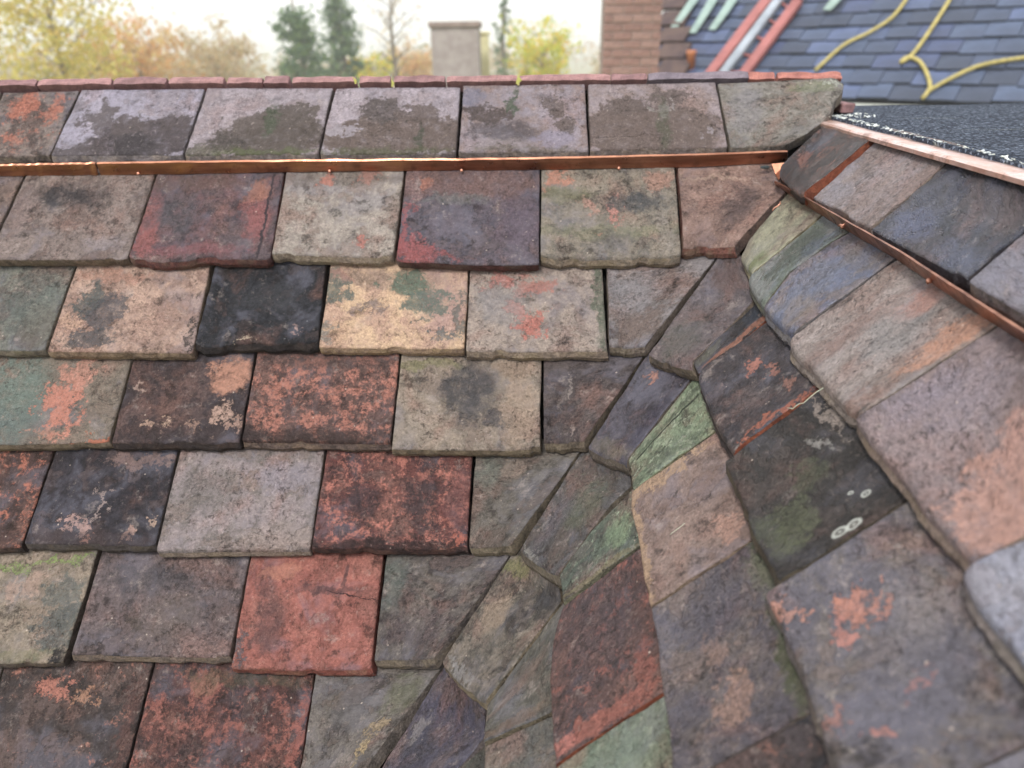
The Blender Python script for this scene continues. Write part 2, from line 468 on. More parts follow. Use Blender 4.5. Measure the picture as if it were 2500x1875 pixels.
    for q in range(nu-1):
        Fc.append((idx(0, q+1), idx(0, q), mb+q, mb+q+1)); mi.append(1)
        Fc.append((mb+q+1, mb+q, n+idx(0, q), n+idx(0, q+1))); mi.append(1)
    for a in range(nv-1):
        if a == 0:
            Fc.append((idx(0, 0), idx(1, 0), n+idx(1, 0), n+idx(0, 0), mb)); mi.append(1)
            Fc.append((idx(1, nu-1), idx(0, nu-1), mb+nu-1, n+idx(0, nu-1), n+idx(1, nu-1))); mi.append(2)
        else:
            Fc.append((idx(a, 0), idx(a+1, 0), n+idx(a+1, 0), n+idx(a, 0))); mi.append(1)
            Fc.append((idx(a+1, nu-1), idx(a, nu-1), n+idx(a, nu-1), n+idx(a+1, nu-1))); mi.append(2)
    for q in range(nu-1):
        Fc.append((idx(nv-1, q), idx(nv-1, q+1), n+idx(nv-1, q+1), n+idx(nv-1, q))); mi.append(1)
    org = P[0].mean(0)
    me = bpy.data.meshes.new('roof_tile')
    me.from_pydata((V-org).tolist(), [], Fc); me.update()
    me.polygons.foreach_set('material_index', mi)
    me.polygons.foreach_set('use_smooth', [k == 0 for k in mi])
    uvm = me.uv_layers.new(name='metric'); uvu = me.uv_layers.new(name='unit')
    li = np.empty(len(me.loops), int); me.loops.foreach_get('vertex_index', li)
    MU = np.r_[mu.ravel(), mu.ravel(), mu[0]]; MV = np.r_[mv.ravel(), mv.ravel(), mv[0]]
    UU = np.r_[np.broadcast_to(us[None], (nv, nu)).ravel()]; VV = np.broadcast_to(va[:, None], (nv, nu)).ravel()
    UU = np.r_[UU, UU, us]; VV = np.r_[VV, VV, us*0]
    uvm.data.foreach_set('uv', np.stack([MU[li], MV[li]], -1).ravel())
    uvu.data.foreach_set('uv', np.stack([UU[li], VV[li]], -1).ravel())
    lp = sp.get('lip', 'grey')
    def lipm(kind, tag_):
        f = 0.9 if kind == 'orange' else 0.5
        q = LIPC[kind]
        return lip_mat('tile_%s_%02d' % (tag_, i), hexmix(sp['a'], q[0], f), hexmix(sp['b'], q[1], f), hexmix(sp['a'], q[2], f))
    if side == 'R': sp.setdefault('spec', 0.3); sp.setdefault('rough', 0.62)
    me.materials.append(tile_mat(i, sp)); me.materials.append(lipm(lp, 'lip')); me.materials.append(lipm(sp['side'], 'side') if 'side' in sp else me.materials[1])
    o = bpy.data.objects.new(name, me); C.objects.link(o)
    o.parent = roof; o.location = tuple(org-np.array(roof.location))
    if 'label' in sp: o['label'] = sp['label']
    TILES.append(o)
    return o

def sp(a, b, lip='grey', **k):
    k.update(a=a, b=b, lip=lip); return k

T = []   # (corners TL TR BR BL, spec, extra edge points, side, ext)
def L(c, s, **k): T.append((c, s, k, 'L'))
def Rr(c, s, **k): T.append((c, s, k, 'R'))

# --- left slope, top course (its lower edge goes under the copper strip)
L([(-290,226),(2,225),(-44,405),(-352,409)], sp('7a716c','665c58'), ext=False)
L([(6,226),(193,222),(134,405),(-40,405)], sp('7c726c','5c5452','grey',c=('b0664c',.28,30),p=[(.38,.78,.2,.2,'b0664c',.85,.2),(.8,.72,.14,.2,'b0664c',.8,.2),(.4,.3,.16,.12,'b0664c',.7,.2)],label='tile with orange flaking patches at the end of the top course'), ext=False)
L([(197,220),(500,218),(457,403),(136,405)], sp('9290a0','85838f',drift=.6,rag=.45,p=[(.66,.22,.44,.34,'5a5153',.95,.08),(.52,.46,.13,.16,'645b5c',.95,.08),(.85,.5,.12,.12,'605758',.9,.08),(.24,.58,.13,.24,'655d5f',.9,.08),(.15,.05,.22,.14,'60585a',.9,.1),(.62,.15,.2,.2,'48464a',.6,.5)],rough=.62), ext=False)
L([(504,216),(813,215),(783,399),(459,403)], sp('928c93','878086',drift=.6,rag=.45,p=[(.62,.25,.42,.36,'60574f',.95,.08),(.72,.58,.2,.18,'645c56',.95,.08),(.38,.48,.16,.16,'685f5a',.9,.08),(.58,.5,.045,.28,'4f5f46',.75,.4),(.2,.04,.3,.1,'5c5a44',.8,.12),(.6,.03,.5,.05,'5c6a3a',.6,.5),(.3,.2,.2,.12,'565250',.5,.5)],rough=.62), ext=False)
L([(818,216),(1125,213),(1116,396),(786,399)], sp('938d95','89838a',drift=.6,rag=.45,p=[(.58,.26,.6,.34,'6b5d55',.95,.08),(.42,.66,.2,.18,'625a58',.95,.08),(.7,.6,.2,.14,'695d58',.9,.08),(.12,.36,.09,.09,'948f98',.95,.08),(.72,.22,.035,.26,'47523f',.75,.4),(.5,.03,.55,.08,'565f3a',.6,.5)],rough=.64), ext=False)
L([(1130,210),(1429,205),(1436,393),(1121,396)], sp('88828a','857876',drift=.6,rag=.45,p=[(.22,.56,.2,.14,'5e5350',.95,.08),(.75,.66,.12,.14,'685c57',.9,.08),(.85,.4,.1,.12,'6a5e59',.9,.08),(.35,.3,.3,.16,'545055',.7,.4),(.41,.78,.035,.25,'455c42',.8,.35),(.75,.2,.16,.14,'85829a',.6,.3),(.3,.1,.3,.1,'8d8280',.5,.4),(.5,.03,.5,.05,'5e5a42',.5,.5),(.08,.85,.12,.15,'6d7086',.7,.3)],rough=.64), ext=False)
L([(1434,207),(1748,201),(1772,383),(1439,393)], sp('8a8184','827673',drift=.6,rag=.45,p=[(.42,.3,.6,.42,'6e6059',.95,.08),(.3,.66,.22,.12,'6a5e59',.9,.08),(.62,.8,.14,.12,'6a5f5b',.9,.08),(.58,.62,.06,.09,'8f8a88',.9,.1),(.86,.25,.05,.07,'8f8a90',.8,.1),(.57,.4,.05,.4,'535c46',.6,.4)],cracks=[(0,.2,.55,.22,.004,'4a403c')],rough=.68), ext=False)
L([(1751,205),(2062,205),(1918,377),(1777,383)], sp('807f78','75736c',p=[(.75,.9,.2,.08,'6f7a58',.6,.3),(.9,.93,.1,.05,'a9b5a6',.7,.15),(.2,.5,.2,.3,'84848a',.5,.5)],grain=.3,label='grey tile cut to a curve beside the valley at the top'), tp=[(2039,189)], r=[(1966,346),(2001,315),(2025,285),(2037,252),(2058,228)], ext=False)
# --- left slope, second course (below the copper strip)
L([(-250,431),(58,429),(-18,648),(-322,650)], sp('7c6c64','6b5e59'))
L([(62,429),(378,426),(325,648),(-14,648)], sp('807570','6c625e','ochre',p=[(.42,.74,.3,.14,'43454b',.75,.6),(.8,.2,.16,.1,'8d858a',.5,.5),(.1,.55,.08,.3,'8d7a76',.5,.5)],out=.001))
L([(382,426),(694,423),(669,653),(326,648)], sp('735a5d','5b545c','brick',p=[(.86,.45,.10,.3,'985a59',.75,.5),(.06,.3,.09,.4,'9b5854',.75,.4),(.82,.8,.12,.12,'a06a54',.7,.4),(.4,.12,.4,.08,'96565a',.5,.5),(.3,.9,.5,.1,'6f584e',.6,.5),(.25,.5,.2,.18,'5a5a62',.6,.5)],cracks=[(.9,0,.93,1,.012,'4d464c')],pit=.35,label='purple-red tile with a dark line along its right side'), b=[(352,658),(415,661),(484,655),(525,650)])
L([(697,423),(987,418),(965,648),(671,643)], sp('918c83','837c75','ochre',p=[(.5,.93,.6,.09,'6b635d',.7,.4),(.35,.9,.08,.06,'b5705c',.8,.2),(.72,.93,.1,.06,'aa7060',.6,.2),(.74,.16,.045,.06,'b36a5c',.8,.15)],pit=.4))
L([(991,418),(1319,416),(1317,661),(971,652)], sp('67606a','595761','brick',p=[(.1,.15,.16,.14,'9c5254',.85,.2),(.03,.3,.05,.35,'9c5254',.8,.2),(.25,.06,.25,.05,'984f4f',.7,.25),(.5,.88,.6,.16,'775d58',.8,.4),(.13,.88,.08,.07,'a06650',.7,.3),(.85,.45,.2,.3,'6d5f70',.5,.5),(.35,.7,.3,.05,'6a706e',.5,.4)],pit=.35,out=.001,label='purple tile with a brick-red lower edge'), b=[(1060,655),(1140,660),(1200,662)])
L([(1321,416),(1648,409),(1660,648),(1319,648)], sp('827c6f','706e66','ochre',p=[(.1,.88,.11,.09,'b3775d',.85,.25),(.88,.87,.12,.09,'a87f6b',.7,.3),(.52,.5,.045,.14,'b57a6c',.9,.12),(.36,.6,.05,.07,'b08270',.7,.2),(.72,.62,.22,.1,'545a5e',.75,.4),(.2,.72,.2,.08,'6f7150',.6,.5),(.5,.3,.6,.08,'747a54',.45,.5),(.5,.22,.15,.1,'5a5a56',.5,.5),(.9,.25,.06,.3,'8f8a80',.5,.5)],out=.006,round=.005,jag=1.0,label='mottled tile with a thick broken ochre lower edge'), b=[(1345,652),(1370,658),(1480,655),(1560,654),(1640,651)])
L([(1654,408),(1897,405),(1798,630),(1663,630)], sp('8d766c','7c6861','brick',side='dark',p=[(.62,.5,.22,.3,'5f5354',.7,.5),(.25,.2,.3,.2,'94786c',.5,.5),(.4,.87,.35,.02,'a8907c',.6,.3)],pit=.4,round=.002), r=[(1828,586),(1877,525),(1919,476),(1905,440)])
# --- third course
L([(-160,650),(183,649),(126,871),(-215,871)], sp('73776f','5f625e','ochre',p=[(.8,.55,.18,.4,'5d6b66',.6,.5),(.9,.25,.15,.3,'6a6458',.5,.5)]))
L([(186,650),(511,661),(482,879),(129,876)], sp('a28a7a','8f786c','moss',c=('77665e',.35,70),p=[(.2,.62,.12,.2,'4f5e5e',.9,.15),(.32,.45,.14,.25,'55585e',.85,.15),(.28,.15,.2,.1,'4f565c',.85,.15),(.3,.9,.3,.07,'a97c66',.7,.2),(.1,.35,.07,.12,'b89478',.8,.15),(.97,.15,.03,.2,'4a4644',.9,.2)],label='pinkish tan tile with blue-green blotches on its left half'))
L([(521,659),(797,645),(785,858),(484,866)], sp('3b3e44','33363b','dark',p=[(.55,.6,.3,.2,'4c5056',.5,.6),(.82,.2,.03,.05,'b5948a',.8,.1),(.42,.04,.1,.025,'b0a084',.8,.2)],sc='8f959c',speck=.7,pit=.2,grain=.34,label='nearly black tile in the third course'))
L([(806,645),(1144,659),(1137,868),(785,866)], sp('b59c7d','a98f7a','ochre',p=[(.85,.6,.2,.5,'a98880',.7,.5),(.45,.85,.4,.12,'8e7868',.7,.4),(.58,.78,.17,.16,'55705f',.9,.15),(.7,.6,.16,.16,'596d64',.9,.15),(.05,.75,.08,.2,'526560',.9,.15),(.95,.45,.05,.3,'5a6764',.8,.15),(.37,.52,.06,.06,'7a6f6c',.8,.12),(.68,.33,.035,.05,'5c6f69',.85,.12),(.87,.22,.04,.05,'5c6a6c',.85,.12),(.8,.19,.03,.05,'5c6a6c',.85,.12),(.05,.2,.05,.08,'6c7672',.7,.15),(.1,.86,.1,.06,'a57a6c',.7,.2),(.25,.5,.06,.06,'857470',.7,.15)],pit=.3,label='pale tan tile with dark green lichen patches'))
L([(1146,661),(1471,653),(1483,880),(1139,879)], sp('91877d','7f7670','ochre',p=[(.46,.32,.1,.18,'b5695a',.9,.12),(.36,.5,.07,.12,'b5695a',.85,.12),(.5,.8,.16,.1,'a8695c',.75,.15),(.22,.9,.1,.09,'b36a5e',.85,.12),(.42,.72,.06,.08,'ad6a5c',.8,.12),(.97,.5,.05,.6,'5d6a58',.8,.3),(.25,.6,.2,.3,'8b8988',.6,.5),(.92,.15,.06,.12,'a39a90',.6,.4)],label='grey tile with red flaked patches down its middle'))
L([(1481,653),(1746,632),(1579,870),(1486,870)], sp('7f7d7f','6e6967','ochre',p=[(.3,.7,.3,.3,'87888e',.5,.6),(.6,.25,.4,.2,'7b6c64',.6,.5)]), tp=[(1640,645)])
Rr([(1750,632),(1810,628),(1688,905),(1581,866)], sp('6f6768','5f5a5f','moss',p=[(.5,.85,.4,.12,'6f5650',.6,.5),(.4,.2,.4,.2,'6a7064',.4,.5)],rough=.6), r=[(1690,882),(1775,800),(1836,736),(1824,672)], b=[(1630,888)])
Rr([(1838,734),(1877,777),(1704,912),(1690,884)], sp('45413f','38383c','dark',side='orange',p=[(.85,.6,.15,.5,'a86a4a',.7,.2),(.3,.2,.3,.2,'6a6c58',.6,.4),(.3,.9,.4,.15,'35485c',.6,.4)],rough=.35,jag=.5,label='narrow dark wet wedge tile in the valley'))
# --- fourth course
L([(-140,872),(321,882),(281,1094),(-196,1098)], sp('7d7468','706a60','ochre',p=[(.47,.55,.16,.5,'65786f',.9,.4),(.50,.2,.12,.25,'5d6e6c',.6,.5),(.70,.5,.10,.36,'c07860',.95,.12),(.74,.8,.09,.2,'b8806a',.8,.2),(.66,.12,.08,.06,'b57a62',.7,.2),(.97,.02,.10,.06,'b86a48',.95,.1)],label='tile with an orange band between green and grey-brown halves'), b=[(100,1099)])
L([(323,882),(622,864),(595,1101),(285,1101)], sp('4b4345','544a4c','dark',p=[(.84,.78,.17,.22,'b17d63',.95,.3),(.8,.35,.07,.1,'b99884',.75,.06),(.93,.25,.05,.08,'b08d7a',.75,.06),(.12,.68,.04,.07,'a88f80',.7,.06),(.3,.22,.05,.05,'b8967c',.7,.06),(.62,.2,.05,.05,'b08d78',.6,.06),(.42,.26,.03,.04,'c0a084',.7,.06)],c=('a08474',.05,60),label='dark brown tile with an orange corner at its top right'))
L([(625,864),(976,869),(959,1102),(598,1098)], sp('6b5652','5c4a48','grey',c=('b2705b',.62,34),p=[(.5,.05,.6,.10,'51423f',.8,.3),(.5,.95,.6,.12,'62504c',.6,.4),(.05,.05,.1,.12,'4c4040',.8,.3)],jag=1.4,round=.008))
L([(979,870),(1323,879),(1322,1112),(960,1112)], sp('8d8375','7f776c','moss',p=[(.5,.62,.22,.38,'55565a',.85,.5),(.7,.35,.12,.12,'4f5058',.7,.3),(.85,.45,.12,.4,'a08c76',.7,.3),(.2,.93,.25,.06,'7a7d4a',.6,.4),(.12,.2,.15,.15,'988e7e',.5,.5),(.8,.9,.2,.1,'95806a',.6,.4)],bump=.0032,relief=1.5))
L([(1326,880),(1567,875),(1431,1105),(1329,1104)], sp('615a59','534d4f','moss',p=[(.6,.15,.06,.08,'9c8d84',.6,.15),(.3,.7,.03,.15,'a39a92',.5,.1)]))
Rr([(1571,876),(1697,912),(1528,1141),(1434,1094)], sp('5e5c67','504f59','moss',p=[(.35,.86,.1,.06,'b8806a',.85,.12),(.5,.1,.6,.08,'77705a',.5,.4),(.9,.4,.15,.4,'4c4d66',.5,.5)],rough=.55), tp=[(1640,893)], r=[(1532,1118),(1620,1005)], b=[(1480,1118)])
Rr([(1697,918),(1742,1053),(1545,1198),(1533,1122)], sp('728569','5b6b57','moss',c=('95a688',.4,50),p=[(.2,.5,.05,.6,'4e5c46',.7,.3),(.85,.5,.1,.5,'58644f',.5,.5)],cracks=[(.28,.1,.3,1,.025,'3c4636')],rough=.6,label='green algae-covered triangular tile in the valley beside a blue-purple one'), l=[(1610,1025)], r=[(1600,1153)], tp=[(1712,980)])
# --- fifth course
L([(-180,1098),(132,1097),(71,1350),(-262,1352)], sp('5f4b47','524442','dark',c=('b5694e',.45,34)))
L([(136,1097),(433,1109),(393,1349),(75,1342)], sp('3f3e45','4a474d','grey',p=[(.38,.2,.08,.1,'b8948a',.75,.05),(.5,.45,.03,.2,'a9968e',.6,.05),(.75,.13,.05,.06,'b99484',.7,.05),(.92,.28,.03,.06,'b89c84',.7,.05),(.45,.06,.04,.03,'c08874',.8,.05),(.7,.92,.25,.08,'8d726a',.6,.12),(.5,.06,.6,.1,'54484a',.6,.4)],speck=.8,label='blue-black tile with pale chips, left of a plain grey one'))
L([(436,1109),(793,1102),(765,1358),(393,1362)], sp('888081','77726f','ochre',p=[(.75,.75,.25,.16,'8a8590',.7,.5),(.8,.15,.25,.16,'968a84',.6,.5),(.25,.6,.22,.25,'6c6966',.6,.5)],round=.009,label='plain lavender-grey tile in the fifth course'))
L([(797,1102),(1154,1119),(1148,1355),(767,1350)], sp('744a46','564446','dark',c=('b26a58',.52,36),p=[(.5,.03,.6,.07,'463838',.85,.3),(.3,.5,.12,.2,'4c4248',.75,.3),(.65,.55,.12,.25,'524448',.7,.4),(.97,.08,.05,.1,'b0604a',.8,.2),(.92,.6,.08,.4,'7c5250',.6,.5)],label='red and black mottled tile, reddest of the fifth course'))
L([(1160,1119),(1408,1112),(1260,1354),(1151,1357)], sp('6c6962','5c5a55','moss',p=[(.15,.8,.15,.2,'69756a',.5,.5),(.4,.85,.15,.1,'8c7c6e',.5,.4)]))
Rr([(1412,1113),(1540,1150),(1360,1407),(1266,1342)], sp('616163','545350','moss',p=[(.6,.6,.3,.25,'5f6a54',.6,.5),(.3,.4,.2,.3,'5e5c66',.6,.5),(.2,.03,.3,.04,'8f9088',.6,.2)],rough=.6,c=('74806a',.15,60)), r=[(1372,1388),(1495,1225),(1540,1190)], tp=[(1480,1128)], b=[(1310,1380)])
Rr([(1541,1196),(1554,1336),(1373,1468),(1364,1405)], sp('5f6f60','566058','moss',c=('8aa084',.3,60),p=[(.5,.8,.3,.15,'7a9a6c',.5,.4),(.95,.5,.06,.6,'7a7450',.7,.3)],rough=.6,label='thin green sliver tile low in the valley'), l=[(1450,1285)], r=[(1460,1400)])
# --- sixth course
L([(-140,1352),(240,1346),(171,1627),(-220,1628)], sp('8d8272','7c7568','dark',p=[(.78,.92,.26,.03,'7c9844',.9,.2),(.5,.87,.14,.025,'7c9844',.8,.2),(.9,.3,.16,.25,'55605f',.85,.2),(.85,.65,.1,.12,'5a6664',.7,.2),(.6,.7,.1,.12,'a58a78',.7,.2),(.5,.08,.5,.08,'6d7048',.5,.4),(.96,.02,.05,.1,'3c3d40',.9,.3)],label='tan-grey tile with bright green moss along its top'))
L([(247,1346),(608,1369),(573,1620),(189,1613)], sp('6e6465','5e585b','ochre',p=[(.4,.75,.35,.14,'53535b',.6,.5),(.55,.4,.2,.3,'71665e',.4,.5)],cup=-.002))
L([(609,1369),(936,1363),(916,1650),(574,1643)], sp('a0655a','8c574f','brick',p=[(.22,.45,.12,.3,'6e5150',.75,.5),(.6,.72,.3,.05,'5f4a4e',.65,.4),(.15,.8,.08,.2,'664e50',.6,.5),(.25,.9,.15,.08,'b4745c',.7,.3),(.03,.2,.03,.2,'5a5f66',.8,.2)],cracks=[(.6,.72,1,.62,.005,'4a3638'),(.72,.75,.74,.95,.02,'7a5654')],pit=.35,label='brick-pink tile with a hairline crack'))
L([(942,1363),(1243,1357),(1071,1631),(921,1631)], sp('696560','575354','grey',p=[(.1,.75,.12,.25,'5d6b64',.6,.5),(.5,.3,.4,.2,'60565a',.5,.5)]))
Rr([(1247,1356),(1362,1410),(1182,1720),(1077,1617)], sp('7b7468','58574f','moss',p=[(.3,.55,.18,.16,'93816a',.75,.3),(.2,.93,.25,.08,'70733c',.7,.4),(.85,.8,.2,.16,'3d4045',.6,.4),(.3,.05,.3,.05,'8d9090',.6,.2),(.5,.3,.3,.2,'68665e',.4,.5)],c=('8a8274',.2,60)), r=[(1186,1708),(1274,1593),(1345,1500),(1368,1470)], b=[(1120,1665)], tp=[(1300,1378)])
Rr([(1368,1478),(1349,1735),(1180,1812),(1186,1722)], sp('68675e','595a52','moss',p=[(.4,.4,.1,.5,'7c6458',.5,.5),(.9,.4,.1,.5,'80664f',.5,.4)],stretch=.4), l=[(1274,1606)], tp=[(1349,1566),(1342,1656)])
Rr([(1350,1745),(1370,1960),(1180,2010),(1180,1822)], sp('5e605c','6a665c','moss',stretch=.5))
# --- seventh course
L([(-360,1632),(6,1628),(-62,1932),(-440,1936)], sp('78716c','67605c'))
L([(9,1628),(374,1619),(311,1932),(-58,1932)], sp('504a49','5f5452','dark',c=('b0745e',.24,30),p=[(.36,.82,.07,.08,'b4705c',.9,.12),(.47,.85,.04,.07,'b4705c',.9,.12),(.6,.75,.05,.06,'a87a5c',.8,.12),(.95,.4,.05,.6,'6d4c46',.6,.4)],bump=.0032,label='dark tile with orange chips in the lowest course'))
L([(378,1619),(767,1647),(738,1937),(316,1932)], sp('684a46','504547','brick',c=('9a5c4f',.52,24),p=[(.96,.4,.04,.5,'a05c4e',.7,.3),(.35,.86,.08,.08,'8c6450',.7,.3),(.6,.93,.4,.07,'5d5c48',.5,.4)],bump=.0032))
L([(769,1648),(1064,1643),(880,1937),(742,1937)], sp('75716c','625f5a','grey',p=[(.75,.3,.06,.14,'b09a66',.8,.1),(.8,.5,.08,.06,'a08c64',.7,.12),(.85,.8,.15,.2,'62684c',.6,.4),(.4,.65,.2,.2,'66666a',.5,.5)],bump=.0032,relief=1.5))
Rr([(1075,1640),(1184,1723),(1065,1950),(890,1937)], sp('565567','625c62','grey',p=[(.3,.93,.3,.1,'6a5450',.6,.4),(.25,.4,.25,.25,'4c4f60',.6,.5),(.15,.6,.08,.1,'8d8a88',.5,.2)],rough=.5,bump=.0036,relief=1.8), tp=[(1120,1676)], r=[(1117,1873),(1178,1800)])
Rr([(1179,1806),(1182,2010),(1075,2020),(1072,1952)], sp('55574f','4a4c48','moss'), l=[(1122,1875)])

# --- right slope, course under the felt edge (far to near)
Rr([(2009,305),(2126,338),(1954,476),(1900,428)], sp('40342f','322c2f','dark',side='orange',c=('8f5236',.42,45),p=[(.25,.75,.14,.3,'5b6478',.55,.4),(.5,.15,.7,.12,'352f32',.7,.4),(.3,.45,.15,.1,'9c583c',.7,.2)],stretch=.35,rough=.16,spec=1.0,round=.009,bump=.0036,label='dark wet curled tile with an orange edge at the top of the right slope'), l=[(1906,405),(1928,382)], tp=[(2072,323)], b=[(1925,454)], lift=.008)
Rr([(2139,343),(2314,394),(2123,556),(1983,482)], sp('878184','7a716e','grey',p=[(.6,.45,.1,.5,'8f837c',.5,.5),(.7,.3,.3,.3,'867068',.5,.5),(.2,.2,.2,.2,'898d9c',.5,.5)],stretch=.4,rough=.5,spec=.5,bump=.0034))
Rr([(2316,395),(2512,445),(2360,682),(2126,560)], sp('434a60','383c4a','dark',p=[(.25,.25,.2,.2,'566590',.6,.5),(.7,.7,.3,.2,'6d6266',.5,.5),(.8,.15,.2,.15,'59678a',.5,.5)],stretch=.4,rough=.3,spec=.8,bump=.0040,relief=1.8,label='dark blue-black rippled tile above the slanted copper strip'), r=[(2430,616),(2500,566)])  # blue base and blue patches put the sky sheen into the colour
Rr([(2514,446),(2640,485),(2648,856),(2363,686)], sp('77767f','6c6a72','grey',p=[(.3,.3,.3,.3,'84869a',.5,.5)],stretch=.5,rough=.5,spec=.5), l=[(2435,620),(2502,568)])
# --- second course of the right slope, under the slanted copper strip
Rr([(1928,468),(2012,520),(1830,672),(1803,634)], sp('8f927a','7d7f6b','moss',p=[(.2,.1,.3,.1,'8f8c72',.5,.4),(.8,.15,.2,.15,'6f8040',.6,.4),(.9,.6,.1,.4,'8a7468',.4,.4)],stretch=.4,rough=.55,round=.010,label='pale sage-green tile under the start of the slanted copper strip'), l=[(1828,586),(1877,525)])
Rr([(2014,521),(2078,560),(1857,752),(1818,686)], sp('5f6e60','6d7a7c','grey',p=[(.5,.6,.4,.3,'495a4c',.8,.4),(.5,.12,.5,.1,'7d8680',.6,.4),(.8,.75,.2,.2,'4b5e7c',.5,.4)],stretch=.35,rough=.32,spec=.55,round=.010,jag=.6,label='narrow glossy dark green tile beside a blue-grey one'), r=[(1925,663),(2030,588)], l=[(1836,668)])
Rr([(2080,561),(2186,628),(1925,820),(1858,755)], sp('606c86','6c6b70','grey',p=[(.4,.4,.3,.4,'68748c',.6,.5),(.7,.2,.3,.15,'85786a',.5,.4),(.6,.85,.4,.15,'6f6a68',.5,.4)],stretch=.4,rough=.42,spec=.5,round=.009,label='blue-grey tile left of a salmon-streaked one'), l=[(1928,665),(2032,590)])  # bluer base and patch paint the sky's reflection on this tile
Rr([(2189,630),(2438,789),(2086,1013),(1918,830)], sp('8d8682','7d736d','grey',p=[(.88,.72,.12,.35,'bb8564',.85,.35),(.45,.8,.1,.18,'b08070',.7,.4),(.55,.55,.2,.25,'8a8988',.7,.4),(.3,.4,.08,.5,'8a6c62',.5,.5),(.9,.1,.1,.3,'8a6250',.6,.4)],stretch=.35,rough=.5,spec=.45,round=.010,label='large grey tile with salmon streaks below the slanted copper strip'), b=[(1923,852),(1990,925),(2060,1000)])
Rr([(2441,791),(2650,925),(2364,1370),(2080,1022)], sp('857879','766c6e','ochre',p=[(.85,.35,.25,.35,'b58775',.85,.3),(.75,.6,.15,.2,'ac8274',.7,.3),(.3,.6,.2,.3,'8b8390',.5,.5),(.1,.4,.1,.3,'857f90',.5,.5)],stretch=.5,rough=.6,round=.008,label='large mauve tile with a pink patch near the right edge'), b=[(2108,1068),(2210,1190),(2236,1237)], r=[(2500,1306)])
Rr([(2660,1230),(2900,1500),(2560,1730),(2341,1408)], sp('7e8496','747886','ochre',p=[(.3,.3,.3,.3,'9ca2b0',.5,.5)],stretch=.6,rough=.55,round=.007,label='pale blue-grey tile cut off by the right edge'), b=[(2373,1477),(2500,1632)], l=[(2368,1374),(2500,1310)])
# --- third course
Rr([(1878,780),(2004,943),(1781,1105),(1700,910)], sp('4f4a4d','454349','dark',side='orange',p=[(.35,.6,.08,.08,'b5705a',.8,.1),(.5,.75,.05,.05,'a86a54',.7,.1),(.75,.8,.1,.06,'9c6a58',.7,.12),(.97,.5,.035,.6,'b0603e',.8,.2),(.65,.45,.15,.2,'615a5c',.5,.5)],c=('8a7468',.08,60),rough=.5,round=.010,label='dark tile with an orange lower-right edge beside the black mossy one'), tp=[(1920,850),(1990,925)], b=[(1698,934),(1718,982),(1740,1043)])
Rr([(2006,945),(2222,1212),(1900,1421),(1766,1124)], sp('403e3c','4a4846','moss',drift=.6,c=('5f5a54',.22,45),p=[(.65,.3,.15,.2,'565f40',.75,.22),(.5,.5,.11,.14,'535c40',.6,.22),(.78,.2,.1,.1,'5a6440',.6,.22),(.3,.7,.06,.06,'8f908a',.7,.15),(.15,.9,.2,.04,'a09488',.6,.15),(.7,.08,.2,.08,'586048',.6,.4)],rings=[(.945,.50,.034,.52),(.955,.60,.034,.52),(.80,.78,.022,.55),(.74,.70,.012,.55)],bump=.0036,relief=1.5,label='black tile with moss and white lichen rings'), tp=[(2085,1025),(2150,1120)], b=[(1803,1200),(1828,1273),(1846,1316),(1881,1372)])
Rr([(2224,1215),(2620,1750),(2060,1960),(1858,1450)], sp('66656f','706b68','grey',p=[(.22,.42,.075,.13,'c07c62',.95,.08),(.28,.30,.05,.06,'b8786a',.9,.08),(.13,.08,.05,.09,'b8806a',.85,.08),(.64,.10,.06,.07,'a87468',.85,.1),(.63,.55,.03,.05,'b8776a',.9,.1),(.76,.26,.03,.04,'b47a70',.9,.1),(.5,.6,.3,.3,'6a6a78',.5,.5),(.35,.7,.15,.2,'827c78',.5,.5)],c=('8a847c',.2,45),rough=.65,round=.007,label='big slate-grey tile with orange chips at the lower right'), tp=[(2361,1385),(2500,1640)], b=[(1885,1501),(1950,1643),(1978,1741),(2031,1875)], r=[(2377,1877),(2500,1816)])
Rr([(2630,1765),(2750,1960),(2250,2120),(2075,1995)], sp('72727c','666670','grey'), l=[(2380,1882),(2502,1820)])
# --- fourth course
Rr([(1745,1056),(1842,1308),(1587,1478),(1541,1200)], sp('87756c','77665f','ochre',p=[(.05,.4,.06,.5,'aa8c66',.8,.25),(.5,.02,.6,.06,'a88a64',.8,.3),(.8,.8,.12,.14,'a8806c',.8,.25),(.75,.35,.15,.1,'937466',.5,.4)],pit=.35,label='pinkish brown tile with ochre edges right of the green valley tile'), tp=[(1768,1122)], b=[(1540,1235),(1554,1302),(1574,1416)], l=[(1605,1153)])
Rr([(1846,1312),(1976,1737),(1643,1905),(1588,1482)], sp('5f5c65','6c6563','grey',p=[(.45,.45,.1,.12,'8f7264',.7,.25),(.75,.5,.13,.16,'9a7866',.8,.25),(.5,.96,.6,.08,'55603c',.8,.4),(.2,.9,.1,.1,'6c705a',.6,.3),(.2,.5,.2,.3,'595866',.5,.5)],c=('857468',.15,50),speck=.9,bump=.0034,label='blue-brown tile with moss under the big grey tile'), tp=[(1899,1421),(1950,1643)], b=[(1608,1587),(1619,1688),(1635,1794)], r=[(1700,1890),(1753,1860)])
Rr([(1979,1742),(2062,1970),(1745,2100),(1650,1915)], sp('47454b','3e3c40','dark',c=('8a5c4a',.2,45),speck=1.0,sc='d0d8d4'), l=[(1705,1893),(1756,1862)])
